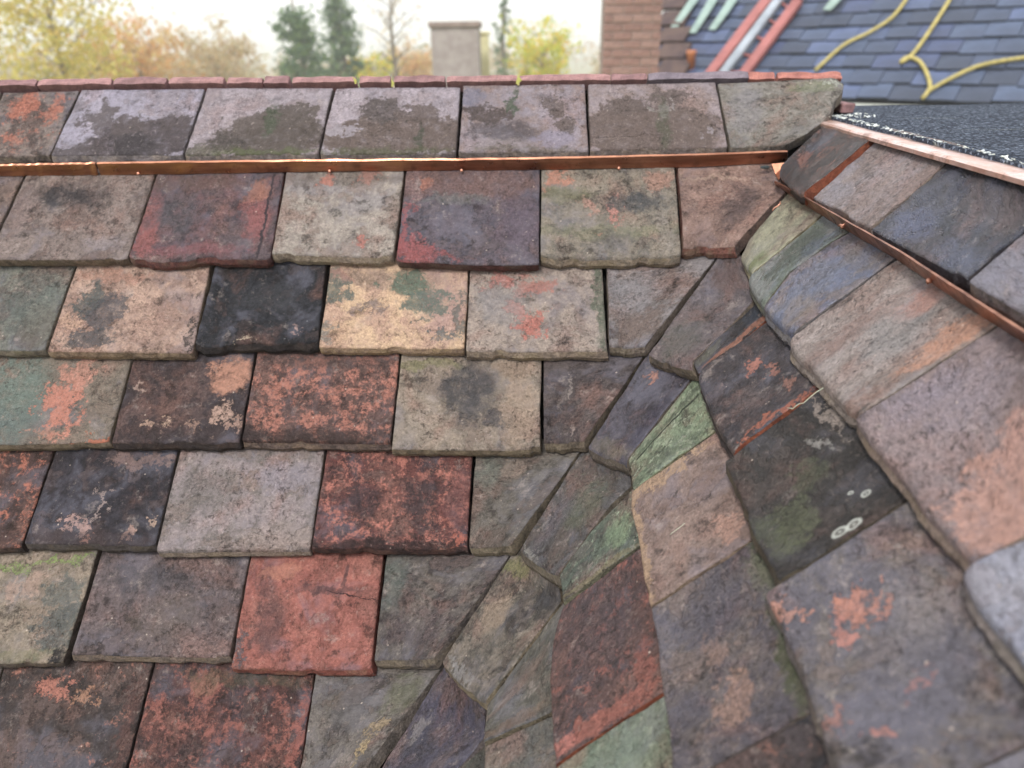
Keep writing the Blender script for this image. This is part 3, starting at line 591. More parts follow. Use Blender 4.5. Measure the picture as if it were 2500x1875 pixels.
# --- fifth course
Rr([(1556,1341),(1618,1689),(1352,1867),(1371,1480)], sp('664f4b','54474a','dark',side='orange',c=('93574a',.4,50),p=[(.93,.5,.07,.5,'a05a48',.75,.35),(.92,.08,.08,.12,'b0685a',.85,.3),(.3,.5,.25,.4,'574b50',.5,.5),(.75,.9,.15,.1,'9a5546',.6,.35)],speck=.8,label='rust-red and charcoal tile low on the right slope'), tp=[(1583,1480),(1600,1600)], b=[(1349,1566),(1342,1656),(1347,1729)], r=[(1376,1850),(1425,1815)])
Rr([(1621,1694),(1660,1960),(1372,2050),(1353,1880)], sp('707c67','5f6b58','moss',c=('8d9a84',.25,55),p=[(.3,.5,.3,.3,'6a8470',.5,.5)]), l=[(1380,1856),(1428,1820)])

for i, (c, s, k, side) in enumerate(T):
    make_tile(i+1, c, s, side=side, **k)

# underlay beneath the tiles
XE = None
edge_a = unproject(np.array([[2010, 297.]]), 0.012)[0]; edge_b = unproject(np.array([[2500, 437.]]), 0.012)[0]
ridge_p = unproject(np.array([[1250, 207.]]), TH)[0]
YR = ridge_p[1]; XE = (edge_a[0]+edge_b[0])/2; ZE = (edge_a[2]+edge_b[2])/2
gx = np.linspace(-1.3, XE-0.004, 60); gy = np.linspace(0.02, YR-0.004, 60)
XX, YY = np.meshgrid(gx, gy); ZZ = S(XX, YY) - 0.001
V = np.stack([XX, YY, ZZ], -1).reshape(-1, 3)
Fc = [(a*60+b, a*60+b+1, (a+1)*60+b+1, (a+1)*60+b) for a in range(59) for b in range(59)]
M_UNDER = simple('underlay_felt', '1c1817', '141212', 40, 0.95, spec=0.1)
ro = Vector(roof.location)
o = link('underlay', mesh('underlay', V-np.array(ro), Fc, True), M_UNDER, roof)

# ridge tiles: heads of the far slope's tiles standing up behind the ridge
M_RIDGE = [simple('ridge_clay_a', '9c7674', '80605f', 60, 0.8, bump=0.001, grain=0.25), simple('ridge_clay_b', '776c74', '645a62', 60, 0.75, bump=0.001, grain=0.25),
           simple('ridge_clay_c', 'a86e62', '8c5a52', 60, 0.8, bump=0.001, grain=0.25), simple('ridge_clay_d', '8c6a6a', '735656', 60, 0.8, bump=0.001, grain=0.25)]
joints = [(-190,-60,0),(-55,84,3),(89,268,0),(275,402,3),(410,543,0),(553,638,0),(643,703,3),(712,866,0),(876,951,0),(961,1085,3),(1090,1262,0),(1268,1490,0),(1493,1580,3),(1584,1828,1),(1830,1893,2),(1901,2056,2)]
dback = np.array([0, math.cos(R(50)), -math.sin(R(50))]); nback = np.array([0, math.sin(R(50)), math.cos(R(50))])
ridge_ref = hit_plane(np.array([[1250, 207.]]), ridge_p, (0, -1, 0))[0]
for k, (x0, x1, mi) in enumerate(joints):
    y = 209 - 16*(x0+x1)/2/1800 + rng.uniform(-1, 1)
    a = hit_plane(np.array([[x0, y]]), (0, YR+0.004, 0), (0, 1, 0))[0]; b = hit_plane(np.array([[x1, y]]), (0, YR+0.004, 0), (0, 1, 0))[0]
    w = b[0]-a[0]; th = rng.uniform(0.0125, 0.0145); ln = 0.17
    nu_, V, Fc = 16, [], []
    seed = k*5.1
    prof = [(0, 0), (0, .2), (0, .5), (0, .85), (.0012, .98), (.006, 1.0), (ln, 1.0), (ln, 0)]
    for q in range(nu_+1):
        f = q/nu_; xx = a[0]+w*f
        e = min(f, 1-f)*w; rnd = max(0, 0.0012-e)
        for (dd, tt) in prof:
            j = mnoise.noise(Vector((xx*45, tt*3, seed)))*0.0022 if dd < 0.02 else 0
            j2 = mnoise.noise(Vector((xx*28, 4+tt, seed)))*0.0016 if dd < 0.02 else 0
            P = np.array([xx, YR+0.004, a[2]]) + dback*(dd+rnd+j) + nback*(th*tt+j2-rnd*0.6*(tt-0.3))
            V.append(P)
    n = len(prof)
    for q in range(nu_):
        for p in range(n):
            Fc.append((q*n+p, (q+1)*n+p, (q+1)*n+(p+1) % n, q*n+(p+1) % n))
    Fc.append(tuple(range(n-1, -1, -1))[::-1]); Fc.append(tuple(nu_*n+p for p in range(n))[::-1])
    org = V[0]
    me = mesh('ridge_tile', [v-org for v in V], Fc)
    o = link('ridge_tile', me, M_RIDGE[mi], roof); o.location = tuple(org-np.array(ro))
pb = hit_plane(np.array([[2052, 261.]]), (0, YR+0.02, 0), (0, 1, 0))[0]
V, Fc = box((0, 0, 0), (0.009, 0, 0), (0, 0.03, 0), (0.001, 0, 0.0065), 0.0015)
o = link('ridge_tile', mesh('ridge_tile', V, Fc), M_RIDGE[3], roof); o.location = tuple(pb-np.array(ro))
# far slope deck under the ridge tiles
p = np.array([0, YR+0.012, ridge_p[2]-0.012])
V, Fc = box(p+dback*0.6, (0.60, 0, 0), dback*0.6, nback*0.004)
V = [np.array(v)+np.array([-0.22, 0, 0]) for v in V]
link('back_slope', mesh('back_slope', [v-np.array(ro) for v in V], Fc), M_UNDER, roof)

# ------------------------------------------------------------------ copper strips
def strip(name, bot, top, h0, h1, thick, mat, n=60, wav=0.0004, seed=0, cuts=()):
    s = np.linspace(0, 1, n)
    Bp = unproject(poly(bot, s), h0); Tp = unproject(poly(top, s), h1)
    N = normals(Bp)
    along = np.gradient(Bp, axis=0); along /= np.linalg.norm(along, axis=1, keepdims=True)
    upd = Tp-Bp; upd /= np.linalg.norm(upd, axis=1, keepdims=True)
    back = np.cross(along, upd)
    if (back[0]@FW) < 0: back = -back
    w = np.array([mnoise.noise(Vector((q*22, 0, seed))) for q in s])[:, None]*wav
    Bp = Bp+back*w; Tp = Tp-back*w*1.4
    rings = [Bp, Bp*0.5+Tp*0.5-back*0.0003, Tp, Tp+back*thick+upd*0.0012, Bp+back*thick]
    V = np.stack(rings, 1).reshape(-1, 3); k = 5
    Fc = [(i*k+j, (i+1)*k+j, (i+1)*k+(j+1) % k, i*k+(j+1) % k) for i in range(n-1) for j in range(k)]
    Fc += [tuple(range(k)), tuple((n-1)*k+j for j in range(k-1, -1, -1))]
    return V, Fc

def nail(px, h, parent, r=0.0023):
    p = unproject(np.array([px], float), h)[0]; nrm = normals(p[None])[0]
    d = nrm*0.5 - UP*0.2 - FW*0.8; d /= np.linalg.norm(d)
    V, Fc = tube([p-d*0.006, p, p+d*0.0012, p+d*0.0018], [r*0.45, r*0.5, r, r*0.55], 10)
    me = mesh('nail', [np.array(v)-p for v in V], Fc, True)
    o = link('nail', me, M_COPPER_N, parent); o.location = tuple(p-np.array(parent.location))
    return o

def thing_mesh(name, V, Fc, mat, label, cat, smooth=False, group=None):
    V = [np.array(v) for v in V]; org = np.mean(V, axis=0); org[2] = min(v[2] for v in V)
    o = link(name, mesh(name, [v-org for v in V], Fc, smooth), mat); o.location = tuple(org)
    return tag(o, label, cat, group)

cs = empty('copper_strip', tuple(unproject(np.array([[960, 420.]]), TH)[0]))
tag(cs, 'long tarnished copper strip running level across the left roof slope', 'copper strip')
for nm, bo, to, sd_ in (('strip_length', [(-120,432),(239,427)], [(-120,407),(232,400)], 1),
                    ('strip_length', [(246,427.5),(500,424),(800,418.5),(1270,415),(1700,408),(1923,396)], [(236,400),(500,396),(800,393.5),(1280,389),(1700,379),(1923,371)], 2)):
    V, Fc = strip(nm, bo, to, TH*1.02, TH*2.0, 0.0024, M_COPPER, 120, 0.0014, sd_)
    link(nm, mesh(nm, V-np.array(cs.location), Fc), M_COPPER, cs)
for px in ((338, 424), (805, 418), (1127, 416.5), (1511, 411)): nail(px, TH*1.25, cs)

cs2 = empty('copper_strip', tuple(unproject(np.array([[2200, 640.]]), TH)[0]))
tag(cs2, 'copper strip slanting down the right roof slope to the right edge', 'copper strip')
V, Fc = strip('strip_length', [(1897,450),(1950,488),(2050,549),(2190,628),(2350,735),(2500,828),(2640,915)], [(1893,441),(1955,473),(2060,533),(2200,612),(2355,712),(2500,803),(2640,888)], TH*1.05, TH*2.15, 0.0028, M_COPPER, 70, 0.0005, 5)
link('strip_length', mesh('strip_length', V-np.array(cs2.location), Fc), M_COPPER, cs2)
for px in ((2057, 553), (2268, 686)): nail(px, TH*1.5, cs2, 0.0025)

# ------------------------------------------------------------------ felt deck and its copper edge
YF = hit_plane(np.array([[2200, 268.]]), (0, 0, ZE), (0, 0, 1))[0][1]
t = NT('mineral_felt'); tc = t.new('ShaderNodeTexCoord').outputs['Object']
n1 = t.noise(tc, 650, 3, 0.8).outputs[0]; n2 = t.noise(tc, 12, 4, 0.6).outputs[0]
vo = t.new('ShaderNodeTexVoronoi'); t.l.new(tc, vo.inputs['Vector']); vo.inputs['Scale'].default_value = 380
sep = t.new('ShaderNodeSeparateColor'); t.l.new(vo.outputs['Color'], sep.inputs[0])
col = t.mix(t.rng(n1, 0.35, 0.65), lin('161a22'), lin('535d70'))
col = t.mix(t.rng(sep.outputs[0], 0.70, 0.92, 0, 0.75), col, lin('a4b0c4'))  # paler granules, with the felt's sparkle put into their colour
st = t.noise(t.vmath('MULTIPLY', tc, (3.0, 26.0, 1)), 1.6, 4, 0.6).outputs[0]
wm = t.math('MULTIPLY', t.rng(st, 0.62, 0.70), t.rng(n1, 0.50, 0.60, 0, 0.7))
col = t.mix(wm, col, lin('d8dccb'))
t.bump(t.math('ADD', vo.outputs['Distance'], n1), 0.006)
M_FELT = t.fin(col, 0.75, 0, 0.2)
fr = empty('flat_roof', (XE+0.9, 0.6, ZE-0.02))
tag(fr, 'flat roof deck covered in dark granular felt above the right slope', 'flat roof')
fl = np.array(fr.location)
nx, ny = 50, 50
gx = np.linspace(XE-0.006, XE+2.6, nx); gy = np.linspace(-0.5, YF, ny)
V = []
for yy in gy:
    for xx in gx:
        e = 0.003*mnoise.noise(Vector((xx*20, yy*20, 1))) if xx == gx[0] else 0
        ye = yy + (0.006*mnoise.noise(Vector((xx*9, 0, 4))) if yy == gy[-1] else 0)
        V.append(np.array([xx+e+0.016, ye, ZE+0.0075+0.0015*mnoise.noise(Vector((xx*7, yy*7, 0)))]))
n = len(V); V += [v-np.array([0, 0, 0.004]) for v in V]
Fc = [(a*nx+b, a*nx+b+1, (a+1)*nx+b+1, (a+1)*nx+b) for a in range(ny-1) for b in range(nx-1)]
for a in range(ny-1): Fc += [(a*nx, (a+1)*nx, n+(a+1)*nx, n+a*nx)]
for b in range(nx-1): Fc += [((ny-1)*nx+b, (ny-1)*nx+b+1, n+(ny-1)*nx+b+1, n+(ny-1)*nx+b)]
link('felt_sheet', mesh('felt_sheet', [v-fl for v in V], Fc, True), M_FELT, fr)
V, Fc = box((XE+1.31, (YF-0.5)/2, ZE-0.10), (1.28, 0, 0), (0, (YF+0.5)/2-0.004, 0), (0, 0, 0.095))
link('deck_body', mesh('deck_body', [np.array(v)-fl for v in V], Fc), simple('deck_board', '5a4c40', '463c34', 20), fr)
# copper drip edge: flat flange under the felt and a folded-down lip over the tile heads
ys = np.linspace(-0.4, edge_a[1]+0.012, 60)
V = []
for yy in ys:
    w = 0.0008*mnoise.noise(Vector((yy*12, 0, 3)))
    wid = 0.022
    for (dx, dz) in ((-0.012, -0.003), (-0.012, 0.001), (-0.010, 0.0030), (0.0, 0.0036), (wid, 0.0042), (wid, 0.0026), (-0.009, 0.0012), (-0.0105, -0.003)):
        V.append(np.array([XE+dx+w, yy, ZE+dz+w*0.6]))
k = 8
Fc = [(i*k+j, (i+1)*k+j, (i+1)*k+(j+1) % k, i*k+(j+1) % k) for i in range(len(ys)-1) for j in range(k)]
Fc += [tuple(range(k)), tuple((len(ys)-1)*k+j for j in range(k-1, -1, -1))]
thing_mesh('copper_drip_edge', V, Fc, M_COPPER_B, 'bright copper edge folded along the rim of the felt roof', 'copper edge')
# white flakes along the felt rim
M_FLAKE = simple('flake_white', 'dfe2d8', 'b5bcc0', 300, 0.7)
parts = []
for q in range(230):
    yy = edge_a[1]+0.02-rng.random()**1.4*0.6
    xx = XE+0.012+abs(rng.gauss(0, 0.004)) if q < 170 else XE+rng.uniform(0.0, 0.07)
    if q >= 170: yy = edge_a[1]+rng.uniform(-0.02, 0.06)
    s = rng.uniform(0.0004, 0.0013); a = rng.random()*6.28
    ax = np.array([math.cos(a), math.sin(a), rng.uniform(-.5, .5)])*s*2; ay = np.array([-math.sin(a), math.cos(a), rng.uniform(-.5, .5)])*s
    parts.append(box((xx, yy, ZE+0.008+rng.uniform(-0.001, 0.001)), ax, ay, (0, 0, s*0.4)))
V, Fc = merge(parts)
o = link('rim_flakes', mesh('rim_flakes', [np.array(v)-fl for v in V], Fc), M_FLAKE, fr); o['kind'] = 'stuff'

# ------------------------------------------------------------------ small scraps on the tiles
p = [unproject(np.array([q], float), TH*h)[0] for q, h in (((1884, 400), 1.2), ((1925, 396), 1.4), ((1901, 440), 1.5), ((1893, 425), 1.2))]
V = [*p, *[q-normals(q[None])[0]*0.001 for q in p]]
thing_mesh('copper_flap', V, [(0, 1, 2, 3), (7, 6, 5, 4), (0, 4, 5, 1), (1, 5, 6, 2), (2, 6, 7, 3), (3, 7, 4, 0)], M_COPPER, 'small copper flap where the two copper strips meet', 'copper flap')
pts = unproject(np.array([(1886,514),(1890,508),(1899,503),(1905,497),(1905,492)], float), TH*2.1)
V, Fc = tube(pts, [.0006, .001, .0011, .001, .0005], 6)
thing_mesh('copper_shaving', V, Fc, M_COPPER_N, 'tiny curled copper shaving at the edge of the valley tile', 'copper shaving', True)
pts = unproject(np.array([(2046,552),(2052,549),(2058,551),(2062,546)], float), TH*2.2)
V, Fc = tube(pts, [.0006, .0012, .0013, .0006], 6)
thing_mesh('copper_twist', V, Fc, M_COPPER_N, 'twisted copper offcut stuck under the slanted copper strip', 'copper scrap', True)
ctr = unproject(np.array([(1868, 408.)]), TH*1.6)[0]
V = []; 
for q in range(26):
    v = np.array([rng.gauss(0, 1) for _ in range(3)]); v /= np.linalg.norm(v); V.append(ctr + RT*v[0]*0.007 + UP*v[1]*0.0028 - FW*v[2]*0.002)
import bmesh
bm = bmesh.new()
for v in V: bm.verts.new(v-ctr)
bmesh.ops.convex_hull(bm, input=bm.verts[:]); me = bpy.data.meshes.new('felt_scrap'); bm.to_mesh(me); bm.free()
o = link('felt_scrap', me, simple('felt_black', '1d2426', '2a3334', 200, 0.6)); o.location = tuple(ctr)
tag(o, 'black scrap of felt lying under the right end of the level copper strip', 'felt scrap')
M_FIBRE = simple('fibre', 'c9cdb8', 'a8ad98', 200, 0.8)
pts = unproject(np.array([(2010,947),(1992,958),(1975,972),(1962,984),(1950,986),(1935,998),(1922,995)], float), TH*2.0+.0015)
V, Fc = tube(pts, 0.00035, 5)
thing_mesh('fibre_strand', V, Fc, M_FIBRE, 'pale fibre strand lying on the black mossy tile', 'fibre', True)
pts = unproject(np.array([(1636,1305),(1648,1296),(1660,1287),(1672,1277)], float), TH*1.7+.0012)
V, Fc = tube(pts, 0.00025, 5)
thing_mesh('plant_fibre', V, Fc, M_FIBRE, 'fine plant fibre on the pinkish brown tile', 'fibre', True)
# yellow stalks and a leaf sprouting in the ridge joints
M_STALK = simple('stalk_yellow', 'd2cf7a', 'b5b35e', 120, 0.6)
for k, (x, y) in enumerate(((868, 205), (957, 212), (1262, 205))):
    base = hit_plane(np.array([[x, y]]), (0, YR-0.002, 0), (0, 1, 0))[0]
    tip = base + np.array([0.003*(k-1), -0.002, 0.010])
    mid = (base+tip)/2 + np.array([0.002, 0, 0])
    wv = np.array([0.0022 if k != 2 else 0.004, 0, 0])
    V = [base-wv*.4, base+wv*.4, mid+wv, tip, mid-wv]; V = V+[v+np.array([0, 0.0008, 0]) for v in V]
    Fc = [(0, 1, 2, 3, 4), (9, 8, 7, 6, 5)]+[(q, q+5, (q+1) % 5+5, (q+1) % 5) for q in range(5)]
    thing_mesh('leaf_sprig', V, Fc, M_STALK, ['yellow sprig in the ridge joint, leftmost of three', 'yellow sprig in the ridge joint, middle of three', 'yellow leaf in the ridge joint, rightmost of three'][k], 'leaf')

# ------------------------------------------------------------------ ground, hills
M_GRASS = simple('ground_grass', '6f7444', '857a4a', 0.2, 0.9)
V = []; nr, ns = 14, 48
for a in range(nr):
    rad = 2050*(a/(nr-1))**2.2
    for b in range(ns): V.append(np.array([rad*math.cos(6.2832*b/ns), rad*math.sin(6.2832*b/ns), 0.0]))
Fc = [(a*ns+b, a*ns+(b+1) % ns, (a+1)*ns+(b+1) % ns, (a+1)*ns+b) for a in range(nr-1) for b in range(ns)]
o = link('ground', mesh('ground', V, Fc), M_GRASS); o['kind'] = 'structure'
def hill(name, dist, hmax, seed, mat, x0, x1):
    V = []; n = 120
    for q in range(n):
        f = q/(n-1); x = x0+(x1-x0)*f
        h = hmax*(0.55+0.5*mnoise.noise(Vector((f*5, 0, seed)))+0.2*mnoise.noise(Vector((f*17, 0, seed))))
        for dd, hh in ((-dist*0.25, -2), (-dist*0.1, h*0.6), (0, h), (dist*0.12, h*0.6), (dist*0.3, -2)):
            V.append(np.array([x, dist+dd, hh]))
    Fc = [(q*5+j, (q+1)*5+j, (q+1)*5+j+1, q*5+j+1) for q in range(n-1) for j in range(4)]
    o = link(name, mesh(name, V, Fc, True), mat); o['kind'] = 'structure'
M_HILL = simple('hill_wood', '5a6048', '7a6a48', 0.01, 0.95)
hill('hills', 950, 20, 3.0, M_HILL, -1400, 1400)

# ------------------------------------------------------------------ trees
def leaf_mat(name, cols):
    t = NT(name)
    g = t.new('ShaderNodeNewGeometry').outputs['Random Per Island']
    cr = t.new('ShaderNodeValToRGB'); cr.color_ramp.interpolation = 'CONSTANT'
    el = cr.color_ramp.elements
    while len(el) < len(cols): el.new(0.5)
    for q, c in enumerate(cols): el[q].position = q/len(cols); el[q].color = lin(c)
    t.l.new(g, cr.inputs[0])
    t.fin(cr.outputs[0], 0.6)
    tr = t.new('ShaderNodeBsdfTranslucent'); t.l.new(cr.outputs[0], tr.inputs[0])
    mx = t.new('ShaderNodeMixShader'); mx.inputs[0].default_value = 0.45
    out = t.n['Material Output']
    t.l.new(t.b.outputs[0], mx.inputs[1]); t.l.new(tr.outputs[0], mx.inputs[2]); t.l.new(mx.outputs[0], out.inputs[0])
    return t.mat
LEAF = {
    'yellow': leaf_mat('leaf_yellow', ['d6c668', 'e0d47c', 'c8bc62', 'bcb868', 'e2c870']),
    'lime': leaf_mat('leaf_lime', ['c4cc4c', 'd8d84e', 'e4d43e', 'acba4c', 'eac444']),
    'orange': leaf_mat('leaf_orange', ['d8b478', 'dcbc84', 'c89e6c', 'd6c080', 'e2ac70']),
    'conifer': leaf_mat('leaf_conifer', ['5a7458', '66805e', '728c5e', '547056', '86a064']),
    'brown': leaf_mat('leaf_brown', ['c4b088', 'd0bc96', 'bca078', 'c8c094', 'd4b88c']),
}
M_BARK = simple('bark', '8a7c6c', '6d6256', 6, 0.9, bump=0.01)

def leaf_cloud(n, fn, size, rr):
    V, Fc = [], []
    for q in range(n):
        c = fn(rr); s = size*rr.uniform(0.6, 1.3)
        a = Vector((rr.gauss(0, 1), rr.gauss(0, 1), rr.gauss(0, 1))).normalized(); b = a.orthogonal().normalized()
        b = Matrix.Rotation(rr.random()*6.28, 3, a)@b; d = a.cross(b)
        i = len(V); c = Vector(c)
        V += [c-b*s, c+d*s*0.45, c+b*s, c-d*s*0.45]; Fc.append((i, i+1, i+2, i+3))
    return V, Fc

def tree(name, px, depth, top_py, width_px, kind, label, n=5000, base_frac=0.35, leaf=0.10, sparse=0.5, seed=1, bare=False, group=None):
    rr = random.Random(seed)
    base = at(px, 140, depth); base[2] = 0
    top = at(px, top_py, depth)[2]
    W = width_px/F_PX*depth/2; Ht = max(top, 4)
    root = empty(name, tuple(base)); tag(root, label, 'tree', group)
    # trunk and limbs
    parts = []
    tr = 0.016*Ht+0.05
    tp = [Vector((0.1*math.sin(q*1.3+seed), 0.1*math.cos(q*1.7+seed), Ht*0.92*q/8)) for q in range(9)]
    parts.append(tube(tp, [tr*(1-0.9*q/8)+0.01 for q in range(9)], 8))
    tips = []
    nl = 26
    for q in range(nl):
        f = base_frac + (0.95-base_frac)*q/nl
        s = tp[min(8, int(f*8))].lerp(tp[min(8, int(f*8)+1)], f*8-int(f*8))
        az = q*2.4+seed
        if kind == 'conifer':
            ln = W*(1.05-(f-base_frac)/(1-base_frac))*rr.uniform(0.7, 1.05)+0.1; up = -0.15
        else:
            ln = W*rr.uniform(0.6, 1.0)*math.sin(math.pi*min(1, 0.25+0.75*(1-(f-base_frac)/(1-base_frac))))**0.5; up = 0.6
        e = s + Vector((math.cos(az)*ln, math.sin(az)*ln, ln*up))
        md = s.lerp(e, 0.5)+Vector((0, 0, ln*0.08))
        parts.append(tube([s, md, e], [tr*0.35*(1-f)+0.012, tr*0.2*(1-f)+0.01, 0.006], 5))
        tips += [s.lerp(e, w) for w in (0.45, 0.7, 0.95)]
        for _ in range(2):
            e2 = md + Vector((rr.gauss(0, ln*.35), rr.gauss(0, ln*.35), rr.uniform(0, ln*.5)))
            parts.append(tube([md, e2], [0.012, 0.005], 4)); tips.append(e2)
    V, Fc = merge(parts)
    link('trunk', mesh('trunk', V, Fc, True), M_BARK, root)
    if not bare:
        cl = [(t_, W*rr.uniform(0.12, 0.3)) for t_ in tips]
        def fn(r_):
            c, s = cl[r_.randrange(len(cl))]
            if kind == 'conifer': return (c[0]+r_.gauss(0, s*.55), c[1]+r_.gauss(0, s*.55), c[2]+r_.gauss(0, s*.35)-s*.2)
            return (c[0]+r_.gauss(0, s*.6), c[1]+r_.gauss(0, s*.6), c[2]+r_.gauss(0, s*.5))
        V, Fc = leaf_cloud(n, fn, leaf, rr)
        link('crown', mesh('crown', V, Fc), LEAF[kind], root)
    return root

tree('deciduous_tree', 150, 22, -120, 420, 'yellow', 'large yellow-green autumn tree at the far left behind the ridge', 5200, .4, .10, seed=3)
tree('deciduous_tree', -120, 26, -160, 420, 'yellow', 'pale yellow tree cut off by the left edge', 4500, .4, .11, seed=4)
tree('deciduous_tree', 330, 30, 70, 260, 'orange', 'low orange-brown tree right of the yellow-green one', 4500, .5, .12, seed=5)
tree('deciduous_tree', 520, 34, 85, 240, 'brown', 'pale brown tree in the gap before the conifers', 3800, .5, .12, seed=6)
tree('conifer_tree', 735, 30, -60, 230, 'conifer', 'full green conifer, left one of the pair behind the ridge', 6500, .3, .11, seed=7)
tree('conifer_tree', 838, 33, -90, 170, 'conifer', 'slimmer green conifer, right one of the pair', 5500, .3, .11, seed=8)
tree('bare_tree', 965, 30, -80, 160, 'brown', 'thin grey tree with few leaves between conifers and small chimney', 500, .5, .07, seed=9)
tree('conifer_tree', 1232, 36, -90, 60, 'conifer', 'thin dark tree stem right of the small chimney', 1400, .45, .08, seed=10)
tree('deciduous_tree', 1320, 32, 50, 170, 'lime', 'bright lime-yellow tree left of the large brick chimney', 4500, .5, .10, seed=11)
tree('deciduous_tree', 905, 38, 120, 130, 'lime', 'low lime-green bush-like tree beside the slim conifer', 2500, .5, .12, seed=12)
tree('deciduous_tree', 1010, 42, 110, 130, 'orange', 'low orange tree left of the small chimney', 2500, .5, .12, seed=13)
# far woods on the valley side: one mass
rr = random.Random(20)
blobs = []
for q in range(170):
    d = rr.uniform(70, 190); px = rr.uniform(-500, 2700); c = at(px, 118, d); h = rr.uniform(5.0, 8.5)
    blobs.append((c[0], c[1], h, rr.uniform(2.5, 5)))
def fnw(r_):
    x, y, h, w = blobs[r_.randrange(len(blobs))]
    a = r_.random()*6.28; q = math.sqrt(r_.random())*w; z = h*(0.25+0.75*r_.random()**0.7)*(1-0.35*(q/w)**2)
    return (x+math.cos(a)*q, y+math.sin(a)*q, z)
V, Fc = leaf_cloud(26000, fnw, 0.55, rr)
o = link('far_woods', mesh('far_woods', V, Fc), leaf_mat('leaf_woods', ['b89a68', 'c0a878', 'a8a070', 'b88a5c', '9a9468', 'c8b080']))
tag(o, 'hazy autumn woods in the distance beyond the roofs', 'woods', kind='stuff')

# ------------------------------------------------------------------ chimneys
M_MORTAR = simple('mortar', '988880', '857770', 8, 0.9)
M_BRICKS = [simple('chimney_brick_%s' % q, a, b, 14, 0.85, grain=0.2) for q, a, b in (('a', '98786e', '866860'), ('b', '92736a', '80645c'), ('c', '9e8076', '8c7068'))]
def chimney(name, px0, px1, depth, top_z, label, nb, bh, bricks=True, dpt=None):
    a = at(px0, 110, depth); b = at(px1, 110, depth)
    W = b[0]-a[0]; D = dpt or W*0.8
    root = empty(name, (float((a[0]+b[0])/2), float(a[1]+D/2), 0)); tag(root, label, 'chimney')
    V, Fc = box((0, 0, top_z/2), (W/2-0.006, 0, 0), (0, D/2-0.006, 0), (0, 0, top_z/2))
    link('stack', mesh('stack', V, Fc), M_MORTAR if bricks else simple('chimney_render', 'a59c98', '948a86', 5, 0.9), root)
    V, Fc = box((0, 0, top_z+0.04), (W/2+0.03, 0, 0), (0, D/2+0.03, 0), (0, 0, 0.045), 0.01)
    link('cap', mesh('cap', V, Fc), M_MORTAR, root)
    for s in ((-1, 1) if bricks else ()):
        V, Fc = tube([(s*W*.22, 0, top_z+.08), (s*W*.22, 0, top_z+.3), (s*W*.22, 0, top_z+.34)], [W*.14, W*.12, W*.15], 14)
        link('chimney_pot', mesh('chimney_pot', V, Fc, True), M_BRICKS[0], root)
    if bricks:
        bw = W/nb
        bxm = {}
        for q, mt in enumerate(M_BRICKS):
            for hf, wd in ((0, bw), (1, bw/2)):
                V, Fc = box((0, 0, 0), (wd/2-0.005, 0, 0), (0, 0.05, 0), (0, 0, bh/2-0.005), 0.004)
                bxm[(q, hf)] = mesh('brick', V, Fc); bxm[(q, hf)].materials.append(mt)
        for r_ in range(int(1.4/bh)):
            z = top_z-bh*(r_+0.5)
            row = [(bw*(q+0.5), 0) for q in range(nb)] if r_ % 2 else [(bw*.25, 1)]+[(bw*(q+1), 0) for q in range(nb-1)]+[(W-bw*.25, 1)]
            for xx, hf in row:
                o = bpy.data.objects.new('brick', bxm[(rng.randrange(3), hf)]); C.objects.link(o); o.parent = root
                o.location = (xx-W/2, -D/2+0.044+rng.uniform(0, 0.005), z)
            for q in range(2):
                o = bpy.data.objects.new('brick', bxm[(rng.randrange(3), 0)]); C.objects.link(o); o.parent = root
                o.location = (W/2-0.044, -D/2+0.1+bw*(q+0.5)+(r_ % 2)*bw*.5, z); o.rotation_euler = (0, 0, R(90))
    return root
chimney('brick_chimney', 1472, 1612, 6.2, CAM_Z+0.75, 'tall reddish brick chimney in front of the slate roof', 3, 0.066)
chimney('brick_chimney', 1052, 1168, 13, CAM_Z+0.31, 'small grey-pink chimney between the trees', 4, 0.066, False)
pp = at(1183, 120, 14.0); 
pc = empty('pale_post', (float(pp[0]), float(pp[1]), 0)); tag(pc, 'pale cream post beside the small chimney', 'post')
M_CREAM = simple('cream_paint', 'd9d2a8', 'c8c096', 3, 0.7)
V, Fc = box((0, 0, (CAM_Z+.2)/2), (.085, 0, 0), (0, .085, 0), (0, 0, (CAM_Z+.2)/2), 0.01); link('shaft', mesh('shaft', V, Fc), M_CREAM, pc)
V, Fc = box((0, 0, CAM_Z+.22), (.11, 0, 0), (0, .11, 0), (0, 0, 0.025), 0.01); link('cap', mesh('cap', V, Fc), M_CREAM, pc)

# ------------------------------------------------------------------ slate roof behind, right
e0 = at(1560, 238, 7.6); e1 = at(2620, 268, 5.4)
z_e = (e0[2]+e1[2])/2
e0[2] = z_e; e1[2] = z_e
ex = e1-e0; LEN = np.linalg.norm(ex); ex /= LEN
inw = np.cross(np.array([0, 0, 1.0]), ex); sl = R(42)
up_s = inw*math.cos(sl)+np.array([0, 0, 1.0])*math.sin(sl); nm_s = np.cross(ex, up_s)
sr = empty('slate_roof', tuple(e0)); tag(sr, 'blue-grey slate roof out of focus behind the felt deck', 'roof')
M_SLATE = [simple('slate_%d' % q, a, b, 5, r_, grain=0.15, spec=0.5) for q, (a, b, r_) in enumerate((('465066', '3c4558', .5), ('4e5a72', '434d62', .5), ('3f4759', '373e4e', .55), ('556180', '4a556e', .5), ('485270', '404860', .5)))]
SE, SW = 0.17, 0.25
V, Fc = box((0, 0, 0), (SW/2-0.0015, 0, 0), (0, SE*0.72, 0), (0, 0, 0.018), 0.003)
slm = []; M_BUTT_SHADE = simple('slate_butt_shade', '2a2e38', '22262e', 8, 0.8)  # dark butt colour paints the shadow line under each slate course
